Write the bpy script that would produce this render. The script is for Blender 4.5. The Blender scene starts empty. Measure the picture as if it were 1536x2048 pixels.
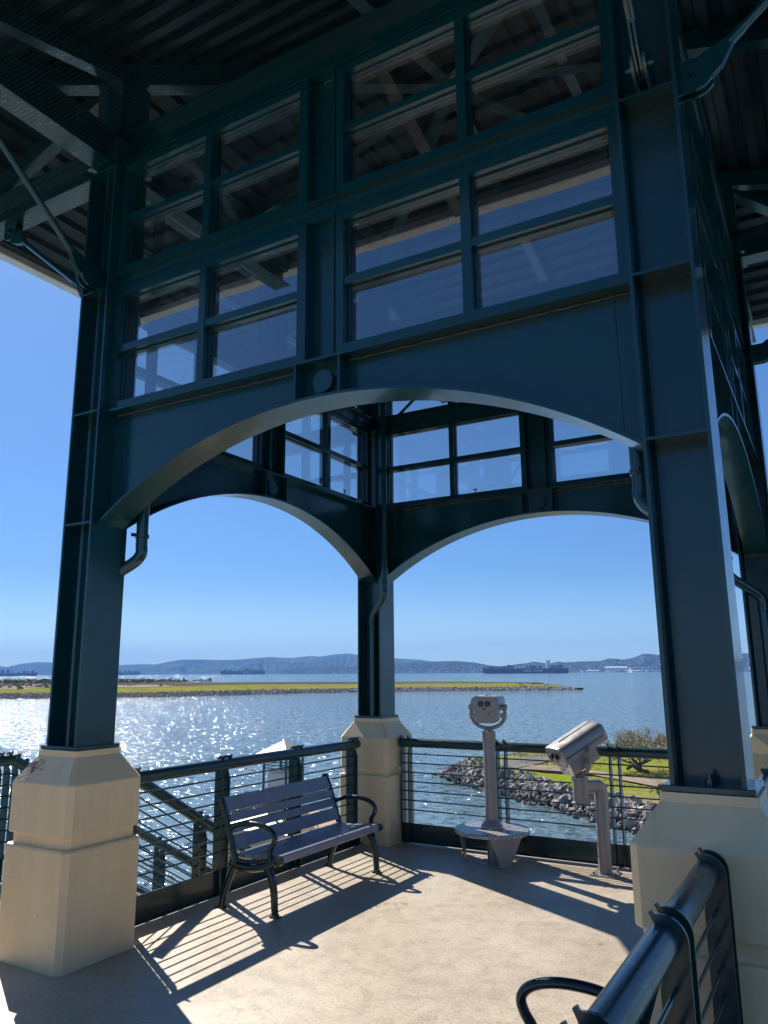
import bpy, math, random
from mathutils import Vector, Matrix, Euler, noise
random.seed(7)
R = math.radians
S = bpy.context.scene
COL = S.collection

# ------------------------------------------------------------------ camera
cam_d = bpy.data.cameras.new('camera')
cam = bpy.data.objects.new('camera', cam_d); COL.objects.link(cam)
cam_d.sensor_fit = 'AUTO'; cam_d.sensor_width = 36.0
cam_d.lens = 36.0 * 1550.72 / 2048
cam_d.shift_x = 26.6 / 2048; cam_d.shift_y = -7.54 / 2048
cam_d.clip_start = 0.05; cam_d.clip_end = 60000
_f = Vector((-0.49654512, 0.84289866, 0.20727952)); _r = Vector((0.86098567, 0.50859747, -0.00568265)); _u = Vector((0.11021174, -0.175643, 0.97826525))
M4 = Matrix(((_r.x, _u.x, -_f.x, 4.79174717), (_r.y, _u.y, -_f.y, -3.96951023), (_r.z, _u.z, -_f.z, 1.875), (0, 0, 0, 1)))
cam.matrix_world = M4
S.camera = cam

# ------------------------------------------------------------------ world, sun, exposure
SUN_EL = 38.0
SUN_AZ = (-0.867, 0.498)
w = bpy.data.worlds.new('World'); S.world = w; w.use_nodes = True
nt = w.node_tree; bg = nt.nodes['Background']
sky = nt.nodes.new('ShaderNodeTexSky'); sky.sky_type = 'NISHITA'; sky.sun_disc = False
sky.sun_elevation = R(SUN_EL); sky.sun_rotation = math.atan2(SUN_AZ[0], SUN_AZ[1])
sky.air_density = 1.0; sky.dust_density = 0.3; sky.ozone_density = 2.5; sky.altitude = 0
gm_ = nt.nodes.new('ShaderNodeGamma'); gm_.inputs[1].default_value = 0.75; nt.links.new(sky.outputs[0], gm_.inputs[0])
tn_ = nt.nodes.new('ShaderNodeMix'); tn_.data_type = 'RGBA'; tn_.blend_type = 'MULTIPLY'; tn_.inputs[0].default_value = 1.0
nt.links.new(gm_.outputs[0], tn_.inputs[6]); tn_.inputs[7].default_value = (0.36, 0.615, 1.0, 1)   # clear winter-blue sky
tc_ = nt.nodes.new('ShaderNodeTexCoord'); sx_ = nt.nodes.new('ShaderNodeSeparateXYZ'); nt.links.new(tc_.outputs['Generated'], sx_.inputs[0])
hr_ = nt.nodes.new('ShaderNodeValToRGB'); hr_.color_ramp.interpolation = 'EASE'; nt.links.new(sx_.outputs[2], hr_.inputs[0])
hr_.color_ramp.elements[0].position = 0.0; hr_.color_ramp.elements[0].color = (1.0, 0.80, 0.62, 1)      # paler air low over the horizon
hr_.color_ramp.elements[1].position = 0.14; hr_.color_ramp.elements[1].color = (0.5, 0.5, 0.5, 1)
t2_ = nt.nodes.new('ShaderNodeMix'); t2_.data_type = 'RGBA'; t2_.blend_type = 'MULTIPLY'; t2_.inputs[0].default_value = 1.0
nt.links.new(tn_.outputs[2], t2_.inputs[6]); nt.links.new(hr_.outputs[0], t2_.inputs[7])
t3_ = nt.nodes.new('ShaderNodeVectorMath'); t3_.operation = 'SCALE'; t3_.inputs[3].default_value = 2.0; nt.links.new(t2_.outputs[2], t3_.inputs[0])
nt.links.new(t3_.outputs[0], bg.inputs[0]); bg.inputs[1].default_value = 0.10
sd = bpy.data.lights.new('sun', 'SUN'); sd.energy = 5.0; sd.angle = R(0.5); sd.color = (1.0, 0.93, 0.84)
sun = bpy.data.objects.new('sun', sd); COL.objects.link(sun)
_v = Vector((SUN_AZ[0] * math.cos(R(SUN_EL)), SUN_AZ[1] * math.cos(R(SUN_EL)), math.sin(R(SUN_EL))))
sun.rotation_euler = _v.to_track_quat('Z', 'Y').to_euler(); sun.location = (-20, 12, 30)
S.view_settings.view_transform = 'Standard'; S.view_settings.look = 'None'
S.view_settings.exposure = 0.85; S.view_settings.gamma = 1.0
S.render.engine = 'CYCLES'
cy = S.cycles
cy.use_denoising = True; cy.max_bounces = 8; cy.diffuse_bounces = 7; cy.glossy_bounces = 4; cy.transmission_bounces = 6
cy.transparent_max_bounces = 24; cy.volume_bounces = 0; cy.caustics_reflective = False; cy.caustics_refractive = False
cy.use_adaptive_sampling = True; cy.adaptive_threshold = 0.02; cy.sample_clamp_indirect = 10.0

# ------------------------------------------------------------------ materials
def newmat(name):
    m = bpy.data.materials.new(name); m.use_nodes = True
    return m, m.node_tree.nodes, m.node_tree.links, m.node_tree.nodes['Principled BSDF']
def texpos(N, L, scale=(1, 1, 1), obj=False):
    mp = N.new('ShaderNodeMapping'); mp.inputs['Scale'].default_value = scale
    if obj:
        t = N.new('ShaderNodeTexCoord'); L.new(t.outputs['Object'], mp.inputs['Vector'])
    else:
        g = N.new('ShaderNodeNewGeometry'); L.new(g.outputs['Position'], mp.inputs['Vector'])
    return mp.outputs[0]
def noi(N, L, vec, scale, detail=4, rough=0.55, dist=0.0):
    n = N.new('ShaderNodeTexNoise'); n.inputs['Scale'].default_value = scale; n.inputs['Detail'].default_value = detail
    n.inputs['Roughness'].default_value = rough; n.inputs['Distortion'].default_value = dist
    L.new(vec, n.inputs['Vector']); return n.outputs['Fac']
def ramp(N, L, fac, stops):
    r = N.new('ShaderNodeValToRGB'); e = r.color_ramp.elements
    while len(e) < len(stops): e.new(0.5)
    for k, (p, c) in enumerate(stops):
        e[k].position = p; e[k].color = (*c, 1) if len(c) == 3 else c
    L.new(fac, r.inputs[0]); return r.outputs[0]
def bump(N, L, P, h, strength, dist=0.01, normal=None):
    b = N.new('ShaderNodeBump'); b.inputs['Strength'].default_value = strength; b.inputs['Distance'].default_value = dist
    L.new(h, b.inputs['Height'])
    if normal is not None: L.new(normal, b.inputs['Normal'])
    L.new(b.outputs[0], P.inputs['Normal']); return b.outputs[0]
def mulc(N, L, a, b, mode='MULTIPLY', fac=1.0):
    m = N.new('ShaderNodeMix'); m.data_type = 'RGBA'; m.blend_type = mode; m.inputs[0].default_value = fac
    L.new(a, m.inputs[6]); L.new(b, m.inputs[7]); return m.outputs[2]
def paint(name, col, rough=0.35, var=0.15, bumpy=0.05, scale=6, metallic=0.0, rv=0.1, coat=0.0, bscale=220):
    m, N, L, P = newmat(name)
    v = texpos(N, L)
    n = noi(N, L, v, scale, 5)
    c = ramp(N, L, n, [(0.3, tuple(x * (1 - var) for x in col)), (0.7, tuple(min(1, x * (1 + var)) for x in col))])
    L.new(c, P.inputs['Base Color'])
    n2 = noi(N, L, v, scale * 3.3, 6)
    r = N.new('ShaderNodeMapRange'); r.inputs[3].default_value = max(0.03, rough - rv); r.inputs[4].default_value = rough + rv
    r.inputs[1].default_value = 0.3; r.inputs[2].default_value = 0.7
    L.new(n2, r.inputs[0]); L.new(r.outputs[0], P.inputs['Roughness'])
    P.inputs['Metallic'].default_value = metallic
    P.inputs['Coat Weight'].default_value = coat; P.inputs['Coat Roughness'].default_value = 0.10
    if bumpy: bump(N, L, P, noi(N, L, v, bscale, 2), bumpy, 0.002)
    return m

GREEN = paint('green_gloss_paint', (0.001, 0.043, 0.052), 0.21, 0.10, 0.02, 3, coat=0.3, rv=0.05, bscale=60)
GREEN.node_tree.nodes['Principled BSDF'].inputs['Specular IOR Level'].default_value = 0.62
RAILG = paint('railing_green_paint', (0.004, 0.034, 0.034), 0.30, 0.12, 0.03, 5, coat=0.3, rv=0.05, bscale=60)
CASTG = paint('cast_iron_green_paint', (0.004, 0.022, 0.024), 0.22, 0.2, 0.12, 8, coat=0.3, bscale=120)
DECKMET = paint('roof_deck_metal', (0.008, 0.026, 0.032), 0.36, 0.3, 0.05, 4)
DECKMET.node_tree.nodes['Principled BSDF'].inputs['Specular IOR Level'].default_value = 0.3
GUTTER = paint('pale_gutter_metal', (0.72, 0.72, 0.72), 0.4, 0.1, 0.05, 4)
SLATM = paint('grey_recycled_slat', (0.225, 0.235, 0.285), 0.33, 0.12, 0.15, 14, rv=0.08, bscale=90)
TAUPE = paint('taupe_silver_paint', (0.30, 0.283, 0.27), 0.36, 0.06, 0.12, 5, metallic=0.25, bscale=150)
TAUPEL = paint('taupe_plate', (0.36, 0.33, 0.31), 0.40, 0.10, 0.1, 9, metallic=0.3)
BLACK = paint('black_rubber', (0.006, 0.006, 0.007), 0.35, 0.1, 0.0)
ORANGE = paint('orange_sticker', (0.30, 0.14, 0.05), 0.5, 0.1, 0.0)
SEAM = paint('dark_seam', (0.03, 0.03, 0.035), 0.6, 0.1, 0.0)
WELD = paint('sealant_weld_line', (0.11, 0.10, 0.075), 0.6, 0.4, 0.0, 12)
NETM = paint('net_cord', (0.008, 0.009, 0.009), 0.7, 0.1, 0.0)
WHITE = paint('white_paint', (0.78, 0.78, 0.76), 0.45, 0.04, 0.0)
INK = paint('graffiti_ink', (0.14, 0.11, 0.15), 0.5, 0.3, 0.0)
FROST = paint('frosted_lantern_panel', (0.62, 0.64, 0.66), 0.35, 0.05, 0.0)
CREAMCAP = paint('lantern_cap_paint', (0.50, 0.47, 0.41), 0.4, 0.05, 0.05)

def m_cream():
    m, N, L, P = newmat('cream_painted_concrete')
    v = texpos(N, L)
    n = noi(N, L, v, 2.2, 5)
    c = ramp(N, L, n, [(0.3, (0.80, 0.585, 0.32)), (0.7, (0.87, 0.66, 0.385))])
    st = noi(N, L, texpos(N, L, (5, 5, 0.7)), 1.6, 5, 0.6)
    c2 = ramp(N, L, st, [(0.36, (0.94, 0.935, 0.93)), (0.60, (1, 1, 1))])
    c = mulc(N, L, c, c2)
    vo = N.new('ShaderNodeTexVoronoi'); vo.inputs['Scale'].default_value = 11; L.new(v, vo.inputs['Vector'])
    sp = ramp(N, L, vo.outputs['Distance'], [(0.035, (0.28, 0.25, 0.22)), (0.055, (1, 1, 1))])
    pick = ramp(N, L, noi(N, L, v, 3.1, 2), [(0.50, (0, 0, 0)), (0.54, (1, 1, 1))])
    mm = N.new('ShaderNodeMix'); mm.data_type = 'RGBA'; L.new(pick, mm.inputs[0]); mm.inputs[6].default_value = (1, 1, 1, 1); L.new(sp, mm.inputs[7])
    c = mulc(N, L, c, mm.outputs[2])
    L.new(c, P.inputs['Base Color']); P.inputs['Roughness'].default_value = 0.42
    bump(N, L, P, noi(N, L, v, 40, 4), 0.12, 0.01)
    return m
CREAM = m_cream()


def m_floor():
    m, N, L, P = newmat('stamped_concrete_floor')
    v = texpos(N, L)
    a = noi(N, L, v, 0.9, 6, 0.62, 0.4); b = noi(N, L, v, 7.0, 7, 0.7, 0.6); s = noi(N, L, v, 48, 5, 0.75)
    c = ramp(N, L, a, [(0.3, (0.36, 0.295, 0.21)), (0.55, (0.45, 0.385, 0.285)), (0.75, (0.51, 0.445, 0.34))])
    c = mulc(N, L, c, ramp(N, L, b, [(0.32, (0.84, 0.83, 0.82)), (0.52, (1, 1, 1)), (0.72, (1.07, 1.07, 1.06))]))
    c = mulc(N, L, c, ramp(N, L, s, [(0.34, (0.72, 0.71, 0.70)), (0.5, (1, 1, 1)), (0.66, (1.2, 1.2, 1.2))]))
    vo = N.new('ShaderNodeTexVoronoi'); vo.feature = 'DISTANCE_TO_EDGE'; vo.inputs['Scale'].default_value = 0.55
    dn = N.new('ShaderNodeTexNoise'); dn.inputs['Scale'].default_value = 2.5; dn.inputs['Detail'].default_value = 6; L.new(v, dn.inputs['Vector'])
    ad = N.new('ShaderNodeVectorMath'); ad.operation = 'MULTIPLY_ADD'; L.new(dn.outputs['Color'], ad.inputs[0]); ad.inputs[1].default_value = (0.9, 0.9, 0); L.new(v, ad.inputs[2])
    L.new(ad.outputs[0], vo.inputs['Vector'])
    c = mulc(N, L, c, ramp(N, L, vo.outputs['Distance'], [(0.0, (0.78, 0.75, 0.72)), (0.004, (1, 1, 1))]))
    sp = noi(N, L, v, 1.7, 3); spot = ramp(N, L, sp, [(0.26, (0.55, 0.5, 0.45)), (0.30, (1, 1, 1))])
    c = mulc(N, L, c, spot)
    L.new(c, P.inputs['Base Color'])
    rr = N.new('ShaderNodeMapRange'); rr.inputs[3].default_value = 0.30; rr.inputs[4].default_value = 0.62; L.new(b, rr.inputs[0]); L.new(rr.outputs[0], P.inputs['Roughness'])
    ab = N.new('ShaderNodeMath'); ab.operation = 'ADD'; L.new(b, ab.inputs[0]); L.new(s, ab.inputs[1])
    bump(N, L, P, ab.outputs[0], 0.35, 0.006)
    return m
FLOOR = m_floor()

def m_glass():
    m = bpy.data.materials.new('window_glass'); m.use_nodes = True
    N, L = m.node_tree.nodes, m.node_tree.links; N.clear()
    o = N.new('ShaderNodeOutputMaterial'); t = N.new('ShaderNodeBsdfTransparent'); t.inputs[0].default_value = (0.90, 0.93, 0.93, 1)
    g = N.new('ShaderNodeBsdfGlossy'); g.inputs['Roughness'].default_value = 0.004; g.inputs[0].default_value = (1, 1, 1, 1)
    fr = N.new('ShaderNodeFresnel'); fr.inputs[0].default_value = 1.55
    mu = N.new('ShaderNodeMath'); mu.operation = 'MULTIPLY_ADD'; mu.inputs[1].default_value = 5.4; mu.inputs[2].default_value = 0.03; mu.use_clamp = True
    L.new(fr.outputs[0], mu.inputs[0])
    bp = N.new('ShaderNodeBump'); bp.inputs['Strength'].default_value = 0.02; bp.inputs['Distance'].default_value = 0.05
    v = texpos(N, L); L.new(noi(N, L, v, 1.6, 1), bp.inputs['Height']); L.new(bp.outputs[0], g.inputs['Normal'])
    mx = N.new('ShaderNodeMixShader'); L.new(mu.outputs[0], mx.inputs[0]); L.new(t.outputs[0], mx.inputs[1]); L.new(g.outputs[0], mx.inputs[2])
    df = N.new('ShaderNodeBsdfDiffuse'); df.inputs[0].default_value = (0.35, 0.42, 0.5, 1)
    mx2 = N.new('ShaderNodeMixShader'); L.new(ramp(N, L, noi(N, L, v, 3, 4), [(0.4, (0.008, 0.008, 0.008)), (0.7, (0.03, 0.03, 0.03))]), mx2.inputs[0])
    L.new(mx.outputs[0], mx2.inputs[1]); L.new(df.outputs[0], mx2.inputs[2]); L.new(mx2.outputs[0], o.inputs[0])
    return m
GLASS = m_glass()

def m_water():
    m, N, L, P = newmat('bay_water')
    P.inputs['IOR'].default_value = 1.33; P.inputs['Roughness'].default_value = 0.085
    v = texpos(N, L, (1.0, 1.0, 1.0))
    big = noi(N, L, v, 0.012, 3)
    c = ramp(N, L, big, [(0.35, (0.125, 0.205, 0.245)), (0.65, (0.15, 0.225, 0.245))])
    L.new(c, P.inputs['Base Color'])
    def nv(scale, sc, amp, det=3):
        t = N.new('ShaderNodeTexNoise'); t.inputs['Scale'].default_value = scale; t.inputs['Detail'].default_value = det; t.inputs['Roughness'].default_value = 0.6
        mp = N.new('ShaderNodeMapping'); mp.inputs['Scale'].default_value = sc; mp.inputs['Rotation'].default_value = (0, 0, R(35))
        g = N.new('ShaderNodeNewGeometry'); L.new(g.outputs['Position'], mp.inputs['Vector']); L.new(mp.outputs[0], t.inputs['Vector'])
        a = N.new('ShaderNodeVectorMath'); a.operation = 'SUBTRACT'; L.new(t.outputs['Color'], a.inputs[0]); a.inputs[1].default_value = (0.5, 0.5, 0.5)
        b = N.new('ShaderNodeVectorMath'); b.operation = 'MULTIPLY'; L.new(a.outputs[0], b.inputs[0]); b.inputs[1].default_value = (amp, amp, 0)
        return b.outputs[0]
    def add(a, b):
        x = N.new('ShaderNodeVectorMath'); x.operation = 'ADD'; L.new(a, x.inputs[0])
        if isinstance(b, tuple): x.inputs[1].default_value = b
        else: L.new(b, x.inputs[1])
        return x.outputs[0]
    s = add(add(nv(1.7, (1, 1.5, 1), 3.05, 2), nv(0.35, (1, 1.6, 1), 0.50, 2)), nv(6.0, (1, 1.3, 1), 0.9, 2))
    s = add(s, (0, 0, 1))
    nn = N.new('ShaderNodeVectorMath'); nn.operation = 'NORMALIZE'; L.new(s, nn.inputs[0]); L.new(nn.outputs[0], P.inputs['Normal'])
    return m
WATER = m_water()

def m_ground(name, cols, scale, extra=None, rough=0.9, bs=0.5, bd=0.15):
    m, N, L, P = newmat(name); v = texpos(N, L)
    n = noi(N, L, v, scale, 6, 0.65, 0.3)
    c = ramp(N, L, n, cols)
    c = mulc(N, L, c, ramp(N, L, noi(N, L, v, scale * 14, 4, 0.7), [(0.3, (0.7, 0.7, 0.68)), (0.7, (1.2, 1.2, 1.2))]))
    L.new(c, P.inputs['Base Color']); P.inputs['Roughness'].default_value = rough; P.inputs['Specular IOR Level'].default_value = 0.0
    bump(N, L, P, noi(N, L, v, scale * 20, 4), bs, bd)
    return m
GRASSJ = m_ground('shore_grass', [(0.30, (0.25, 0.20, 0.12)), (0.44, (0.23, 0.21, 0.08)), (0.55, (0.20, 0.225, 0.035)), (0.75, (0.20, 0.25, 0.022))], 0.16)
MARSHG = m_ground('marsh_green', [(0.3, (0.15, 0.12, 0.07)), (0.46, (0.18, 0.175, 0.05)), (0.58, (0.225, 0.245, 0.026)), (0.7, (0.26, 0.29, 0.03))], 0.11)
MARSHB = m_ground('marsh_brown', [(0.35, (0.075, 0.066, 0.055)), (0.5, (0.10, 0.085, 0.07)), (0.7, (0.12, 0.11, 0.07))], 0.02)
ASPH = m_ground('worn_asphalt', [(0.35, (0.16, 0.155, 0.15)), (0.65, (0.22, 0.21, 0.20))], 0.6)
DIRT = m_ground('dirt_track', [(0.35, (0.24, 0.19, 0.14)), (0.55, (0.33, 0.27, 0.20)), (0.7, (0.20, 0.19, 0.09))], 0.35)
BANK = m_ground('dark_bank', [(0.35, (0.05, 0.047, 0.042)), (0.65, (0.10, 0.095, 0.085))], 0.8)
def m_rock(name, a, b):
    m, N, L, P = newmat(name); v = texpos(N, L)
    oi = N.new('ShaderNodeObjectInfo')
    c = ramp(N, L, noi(N, L, v, 1.6, 6, 0.65), [(0.3, a), (0.7, b)])
    vo = N.new('ShaderNodeTexVoronoi'); vo.inputs['Scale'].default_value = 1.1; L.new(v, vo.inputs['Vector'])
    hs = N.new('ShaderNodeSeparateColor'); L.new(vo.outputs['Color'], hs.inputs[0])
    c = mulc(N, L, c, ramp(N, L, hs.outputs[0], [(0.0, (0.55, 0.53, 0.52)), (0.5, (1, 0.98, 0.95)), (1.0, (1.45, 1.42, 1.38))]))
    c = mulc(N, L, c, ramp(N, L, oi.outputs['Random'], [(0.0, (0.6, 0.58, 0.58)), (0.5, (1, 0.97, 0.93)), (1.0, (1.4, 1.38, 1.34))]))
    sz = N.new('ShaderNodeSeparateXYZ'); L.new(v, sz.inputs[0]); mr = N.new('ShaderNodeMapRange'); mr.inputs[1].default_value = -4.95; mr.inputs[2].default_value = -4.72; L.new(sz.outputs[2], mr.inputs[0])
    c = mulc(N, L, c, ramp(N, L, mr.outputs[0], [(0.0, (0.42, 0.42, 0.36)), (1.0, (1, 1, 1))]))   # wet, weedy tide line
    L.new(c, P.inputs['Base Color']); P.inputs['Roughness'].default_value = 0.85
    bump(N, L, P, noi(N, L, v, 9, 5), 0.6, 0.05)
    return m
ROCK = m_rock('grey_riprap_rock', (0.12, 0.114, 0.107), (0.40, 0.38, 0.355))
def m_hill(name, a, b, sc):
    m, N, L, P = newmat(name); v = texpos(N, L)
    c = ramp(N, L, noi(N, L, v, sc, 6, 0.6), [(0.38, a), (0.62, b)])
    L.new(c, P.inputs['Base Color']); P.inputs['Roughness'].default_value = 1.0; P.inputs['Specular IOR Level'].default_value = 0.0
    return m
HILLF = m_hill('far_hill', (0.03, 0.045, 0.045), (0.05, 0.065, 0.05), 0.002)
HILLM = m_hill('green_brown_hill', (0.018, 0.032, 0.036), (0.10, 0.11, 0.075), 0.0028)
HILLN = m_hill('wooded_town_hill', (0.018, 0.030, 0.024), (0.055, 0.07, 0.05), 0.008)
NAVY = paint('ship_navy_hull', (0.012, 0.022, 0.055), 0.5, 0.1, 0)
CRED = paint('container_rust_red', (0.20, 0.045, 0.035), 0.6, 0.2, 0)
CBLUE = paint('container_blue', (0.03, 0.06, 0.13), 0.6, 0.2, 0)
CGREY = paint('container_grey', (0.30, 0.30, 0.30), 0.6, 0.2, 0)
CTAN = paint('container_tan', (0.40, 0.28, 0.10), 0.6, 0.1, 0)
BARK = paint('grey_bark', (0.10, 0.085, 0.07), 0.9, 0.3, 0.3, 5)
TWIG = paint('twig_bark', (0.30, 0.26, 0.22), 0.9, 0.3, 0.0, 5)
def m_leaf(name, a, b):
    m, N, L, P = newmat(name); v = texpos(N, L)
    c = ramp(N, L, noi(N, L, v, 3.0, 3), [(0.35, a), (0.65, b)]); L.new(c, P.inputs['Base Color']); P.inputs['Roughness'].default_value = 0.6
    t = N.new('ShaderNodeBsdfTranslucent'); L.new(c, t.inputs[0]); mx = N.new('ShaderNodeMixShader'); mx.inputs[0].default_value = 0.35
    o = N['Material Output']; L.new(P.outputs[0], mx.inputs[1]); L.new(t.outputs[0], mx.inputs[2]); L.new(mx.outputs[0], o.inputs[0]); return m
LEAF = m_leaf('sparse_olive_leaves', (0.16, 0.14, 0.06), (0.30, 0.26, 0.11))
SHRUBL = m_leaf('marsh_shrub_leaves', (0.05, 0.06, 0.025), (0.10, 0.11, 0.05))
TOWNW = paint('far_building_wall', (0.55, 0.52, 0.47), 0.8, 0.35, 0, 0.01)

# ------------------------------------------------------------------ mesh builder
class MB:
    def __init__(s): s.v = []; s.f = []; s.sm = []
    def box(s, x0, x1, y0, y1, z0, z1, M=None):
        b = len(s.v)
        p = [(x, y, z) for z in (z0, z1) for y in (y0, y1) for x in (x0, x1)]
        if M is not None: p = [tuple(M @ Vector(q)) for q in p]
        s.v += p
        s.f += [tuple(b + k for k in q) for q in ((0, 2, 3, 1), (4, 5, 7, 6), (0, 1, 5, 4), (2, 6, 7, 3), (0, 4, 6, 2), (1, 3, 7, 5))]
        s.sm += [0] * 6; return s
    def prism(s, poly, fn, a, b, sm=0):
        """poly of 2D points, fn(p,q,t)->xyz, extruded from t=a to t=b"""
        n = len(poly); k = len(s.v)
        s.v += [tuple(fn(p, q, a)) for p, q in poly] + [tuple(fn(p, q, b)) for p, q in poly]
        for i in range(n):
            j = (i + 1) % n; s.f.append((k + i, k + j, k + n + j, k + n + i)); s.sm.append(sm)
        k2 = len(s.v)
        s.v += s.v[k:k + 2 * n]
        s.f.append(tuple(k2 + i for i in range(n))[::-1]); s.f.append(tuple(k2 + n + i for i in range(n))); s.sm += [0, 0]
        return s
    def tube(s, path, r, n=12, caps=True, flat=1.0):
        P = [Vector(p) for p in path]; m = len(P)
        rr = r if isinstance(r, (list, tuple)) else [r] * m
        T = [(P[min(i + 1, m - 1)] - P[max(i - 1, 0)]).normalized() for i in range(m)]
        up = Vector((0, 0, 1)) if abs(T[0].z) < 0.9 else Vector((1, 0, 0))
        A = T[0].cross(up).normalized(); k = len(s.v)
        for i in range(m):
            A = (A - T[i] * A.dot(T[i])).normalized(); B = T[i].cross(A)
            for j in range(n):
                a = 2 * math.pi * j / n; s.v.append(tuple(P[i] + A * math.cos(a) * rr[i] * flat + B * math.sin(a) * rr[i]))
        for i in range(m - 1):
            for j in range(n):
                j2 = (j + 1) % n; s.f.append((k + i * n + j, k + i * n + j2, k + (i + 1) * n + j2, k + (i + 1) * n + j)); s.sm.append(1)
        if caps:
            for i, rev in ((0, 1), (m - 1, 0)):
                b = len(s.v); s.v += s.v[k + i * n:k + i * n + n]; q = tuple(range(b, b + n)); s.f.append(q[::-1] if rev else q); s.sm.append(0)
        return s
    def lathe(s, prof, n=24, c=(0, 0, 0), M=None):
        k = len(s.v); m = len(prof)
        for r, z in prof:
            for j in range(n):
                a = 2 * math.pi * j / n; p = Vector((c[0] + r * math.cos(a), c[1] + r * math.sin(a), c[2] + z))
                s.v.append(tuple(M @ p) if M is not None else tuple(p))
        for i in range(m - 1):
            for j in range(n):
                j2 = (j + 1) % n; s.f.append((k + i * n + j, k + i * n + j2, k + (i + 1) * n + j2, k + (i + 1) * n + j)); s.sm.append(2)
        s.f.append(tuple(k + j for j in range(n))[::-1]); s.f.append(tuple(k + (m - 1) * n + j for j in range(n))); s.sm += [0, 0]
        return s
    def quad(s, *p, sm=0):
        k = len(s.v); s.v += [tuple(q) for q in p]; s.f.append(tuple(range(k, k + len(p)))); s.sm.append(sm); return s
    def build(s, name, mat, parent=None, loc=None, kind=None, autosm=True, bevel=0):
        me = bpy.data.meshes.new(name); me.from_pydata(s.v, [], s.f); me.update()
        me.polygons.foreach_set('use_smooth', [bool(x) for x in s.sm])
        me.materials.append(mat)
        if any(x == 2 for x in s.sm):
            me.set_sharp_from_angle(angle=R(40))
        o = bpy.data.objects.new(name, me); COL.objects.link(o)
        if parent is not None: o.parent = parent
        if loc is not None: o.location = loc
        if kind: o['kind'] = kind
        if bevel:
            bm_ = o.modifiers.new('bevel', 'BEVEL'); bm_.width = bevel; bm_.segments = 2; bm_.limit_method = 'ANGLE'; bm_.angle_limit = R(40)
        return o
def empty(name, loc=(0, 0, 0), rz=0.0, label=None, cat=None, group=None):
    o = bpy.data.objects.new(name, None); o.empty_display_size = 0.1; COL.objects.link(o)
    o.location = loc; o.rotation_euler = (0, 0, rz)
    if label: o['label'] = label
    if cat: o['category'] = cat
    if group: o['group'] = group
    return o
def tag(o, label, cat, group=None):
    o['label'] = label; o['category'] = cat
    if group: o['group'] = group
    return o
def copy_tree(o, parent=None):
    c = o.copy(); COL.objects.link(c)
    if parent is not None: c.parent = parent
    for ch in [x for x in KIDS.get(o.name, [])]: copy_tree(ch, c)
    return c
KIDS = {}
def index_kids():
    KIDS.clear()
    for o in bpy.data.objects:
        if o.parent: KIDS.setdefault(o.parent.name, []).append(o)
def spline(pts, n=6):
    P = [Vector(p) for p in pts]; out = []
    for i in range(len(P) - 1):
        p0 = P[max(i - 1, 0)]; p1 = P[i]; p2 = P[i + 1]; p3 = P[min(i + 2, len(P) - 1)]
        for k in range(n):
            t = k / n
            out.append(0.5 * ((2 * p1) + (p2 - p0) * t + (2 * p0 - 5 * p1 + 4 * p2 - p3) * t * t + (3 * p1 - p0 - 3 * p2 + p3) * t ** 3))
    out.append(P[-1]); return out

# ------------------------------------------------------------------ pavilion
SX, SY = 4.247, 4.276
HX, HY = 0.156, 0.171
ZB, ZS, ZQ, ZT, ZM, ZH = 1.353, 2.98, 3.86, 4.87, 5.0, 6.0
pav = empty('lookout_pavilion', (SX / 2, SY / 2, 0), 0, 'open square lookout pavilion of dark green steel arches and windows on four cream concrete pedestals', 'pavilion')
PI_ = Matrix.Translation((-SX / 2, -SY / 2, 0))
def pb(mb, name, mat, parent=None, **k):
    """build a piece given in world coordinates as a child of the pavilion or of one of its parts"""
    o = mb.build(name, mat, None, **k)
    if parent is None:
        o.parent = pav; o.matrix_parent_inverse = PI_
    else:
        o.parent = parent; o.matrix_parent_inverse = Matrix.Identity(4)
    return o

def ring(h, c, z, cx, cy):
    return [(cx + x, cy + y, z) for x, y in ((h, -h + c), (h, h - c), (h - c, h), (-h + c, h), (-h, h - c), (-h, -h + c), (-h + c, -h), (h - c, -h))]
def pedestal(cx, cy):
    m = MB(); prof = [(.333, .038, -0.3), (.333, .038, .722), (.326, .038, .735), (.296, .03, .738), (.296, .03, .808), (.318, .038, .812), (.323, .038, .82),
                      (.323, .038, 1.138), (.318, .034, 1.148), (.206, .010, 1.305), (.200, .008, 1.31), (.200, .008, 1.352)]
    k = 0
    for i, (h, c, z) in enumerate(prof): m.v += ring(h, c, z, cx, cy)
    for i in range(len(prof) - 1):
        for j in range(8):
            m.f.append((i * 8 + j, i * 8 + (j + 1) % 8, i * 8 + 8 + (j + 1) % 8, i * 8 + 8 + j)); m.sm.append(0)
    m.f.append(tuple((len(prof) - 1) * 8 + j for j in range(8))); m.sm.append(0)
    return pb(m, 'pedestal', CREAM)
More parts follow.
